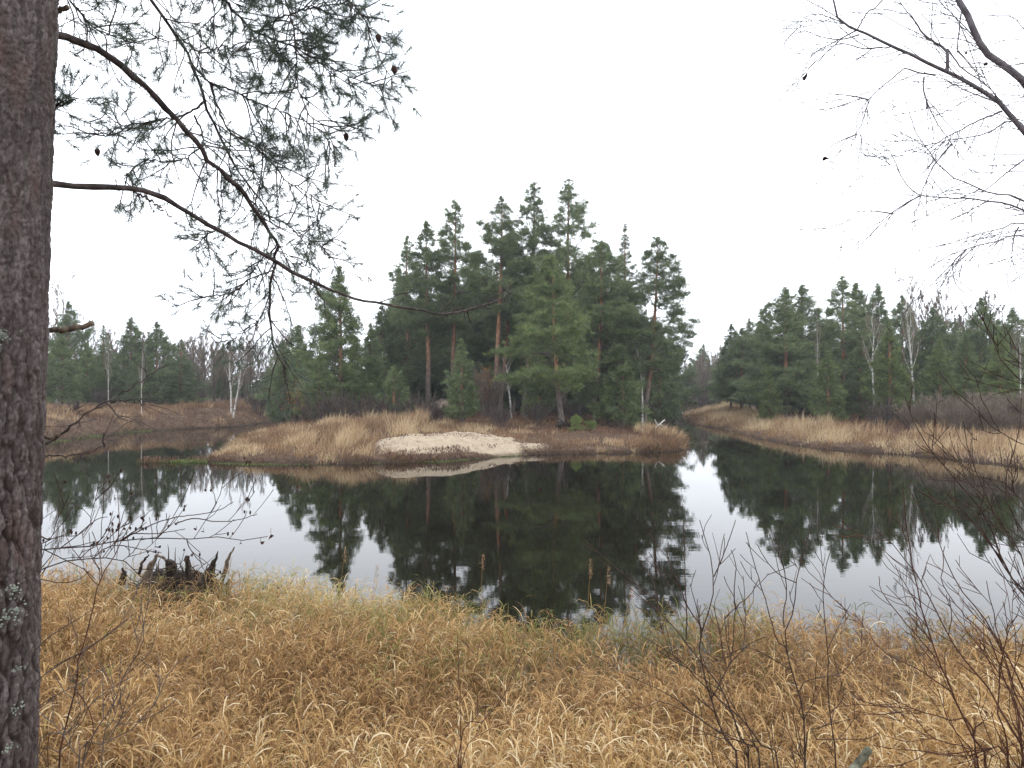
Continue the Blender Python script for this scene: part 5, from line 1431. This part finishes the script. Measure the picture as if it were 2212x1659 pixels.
# green growth in the water
def weeds(name, label, seed, box, n, cond, h, tone, mat='weed', w=(0.02, 0.05)):
    rng = np.random.default_rng(seed); x, y = scatter(rng, n, *box); d = shore_distance(x, y)
    k = cond(x, y, d) & (rng.random(n) < np.clip(0.5 + 1.1 * wave(x, y, seed, 1.3, 3), 0.0, 1)); x, y = x[k], y[k]; n = len(x)
    z = np.maximum(ground_h(x, y), 0.0) + 0.004
    A = Acc(); az = rng.uniform(0, 6.28, n); hh = rng.uniform(*h, n); ww = rng.uniform(0.2, 1.0, n) * hh.mean()
    t = np.linspace(0, 1, 4)[None, :]
    P = np.stack([x[:, None] + np.cos(az)[:, None] * ww[:, None] * t, y[:, None] + np.sin(az)[:, None] * ww[:, None] * t, z[:, None] + hh[:, None] * np.sin(t * 2.2)], -1)
    A.ribbons(P, rng.uniform(*w, n)[:, None] * np.array([.8, 1, .8, .1])[None], nrm(np.stack([-np.sin(az), np.cos(az), rng.normal(0, .3, n)], 1)), np.clip(rng.normal(tone, .25, n), 0, 1))
    return stuff(A.build(name, M[mat]), label, "plants")
weeds("water_weeds", "bright green floating weed mat off the left tip of the point", 21, (-17.5, -14.3, 33.8, 36.2), 3000, lambda x, y, d: (d < 0) & (np.abs(y - 34.9 - 0.16 * (x + 16)) < 0.45 + 0.15 * (x + 16)), (0.02, 0.14), 0.6)
weeds("dead_weeds", "brown dead stalks standing on the green weed mat", 22, (-17.4, -13.6, 34, 36), 2600, lambda x, y, d: (d < 0.3) & (np.abs(y - 35.0 - 0.16 * (x + 16)) < 0.5), (0.08, 0.30), 0.4, 'heath', (0.015, 0.03))
weeds("water_weeds", "thin green weed line at the waterline of the point", 23, (-14, 2, 33, 39), 16000, lambda x, y, d: (d > -0.45) & (d < 0.08), (0.01, 0.05), 0.5)
weeds("water_weeds", "green weed patches along the foot of the left bank", 24, (-36, -26, 42, 62), 16000, lambda x, y, d: (d > -0.6) & (d < 0.3), (0.02, 0.12), 0.6)
weeds("sedge", "pale green sedge growing in shallow water beside the near pine", 25, (-9.5, -4.8, 9.6, 12.4), 2600, lambda x, y, d: (d > -1.3) & (d < 0.6), (0.15, 0.42), 0.8, 'weed', (0.006, 0.012))
weeds("drift_litter", "dark plant litter and twigs along the foot of the sand", 26, (-6, 2, 34.8, 40.5), 9000, lambda x, y, d: (d > 0.0) & (d < 1.1) & (x < -0.8), (0.04, 0.16), 0.35, 'heath', (0.02, 0.05))

weeds("drift_litter", "small dark twigs and leaves scattered on the bare sand", 28, (-7, 1, 36, 42.5), 2600, lambda x, y, d: (sand_mask(x, y) > 0.3) & (d > 0.6), (0.02, 0.07), 0.3, 'heath', (0.015, 0.04))

# a thin autumn haze over the river
def haze_box():
    A = Acc(); x0, x1, y0, y1, z0, z1 = -950, 950, -210, 1510, -3.0, 40
    v = [(x, y, z) for x in (x0, x1) for y in (y0, y1) for z in (z0, z1)]
    A.add(v, q=[(0, 1, 3, 2), (4, 6, 7, 5), (0, 4, 5, 1), (2, 3, 7, 6), (0, 2, 6, 4), (1, 5, 7, 3)])
    m, n, out = new_mat("haze")
    p = n.nodes.new("ShaderNodeVolumePrincipled"); p.inputs["Density"].default_value = 0.0005; p.inputs["Color"].default_value = (0.93, 0.95, 1.0, 1); p.inputs["Anisotropy"].default_value = 0.2
    n.links.new(p.outputs[0], out.inputs["Volume"])
    o = A.build("haze", m); o["kind"] = "stuff"
haze_box()
for k_, (r_, h_) in PROTO.items():
    if k_ not in USED:
        for c_ in list(r_.children): bpy.data.objects.remove(c_)
        bpy.data.objects.remove(r_)
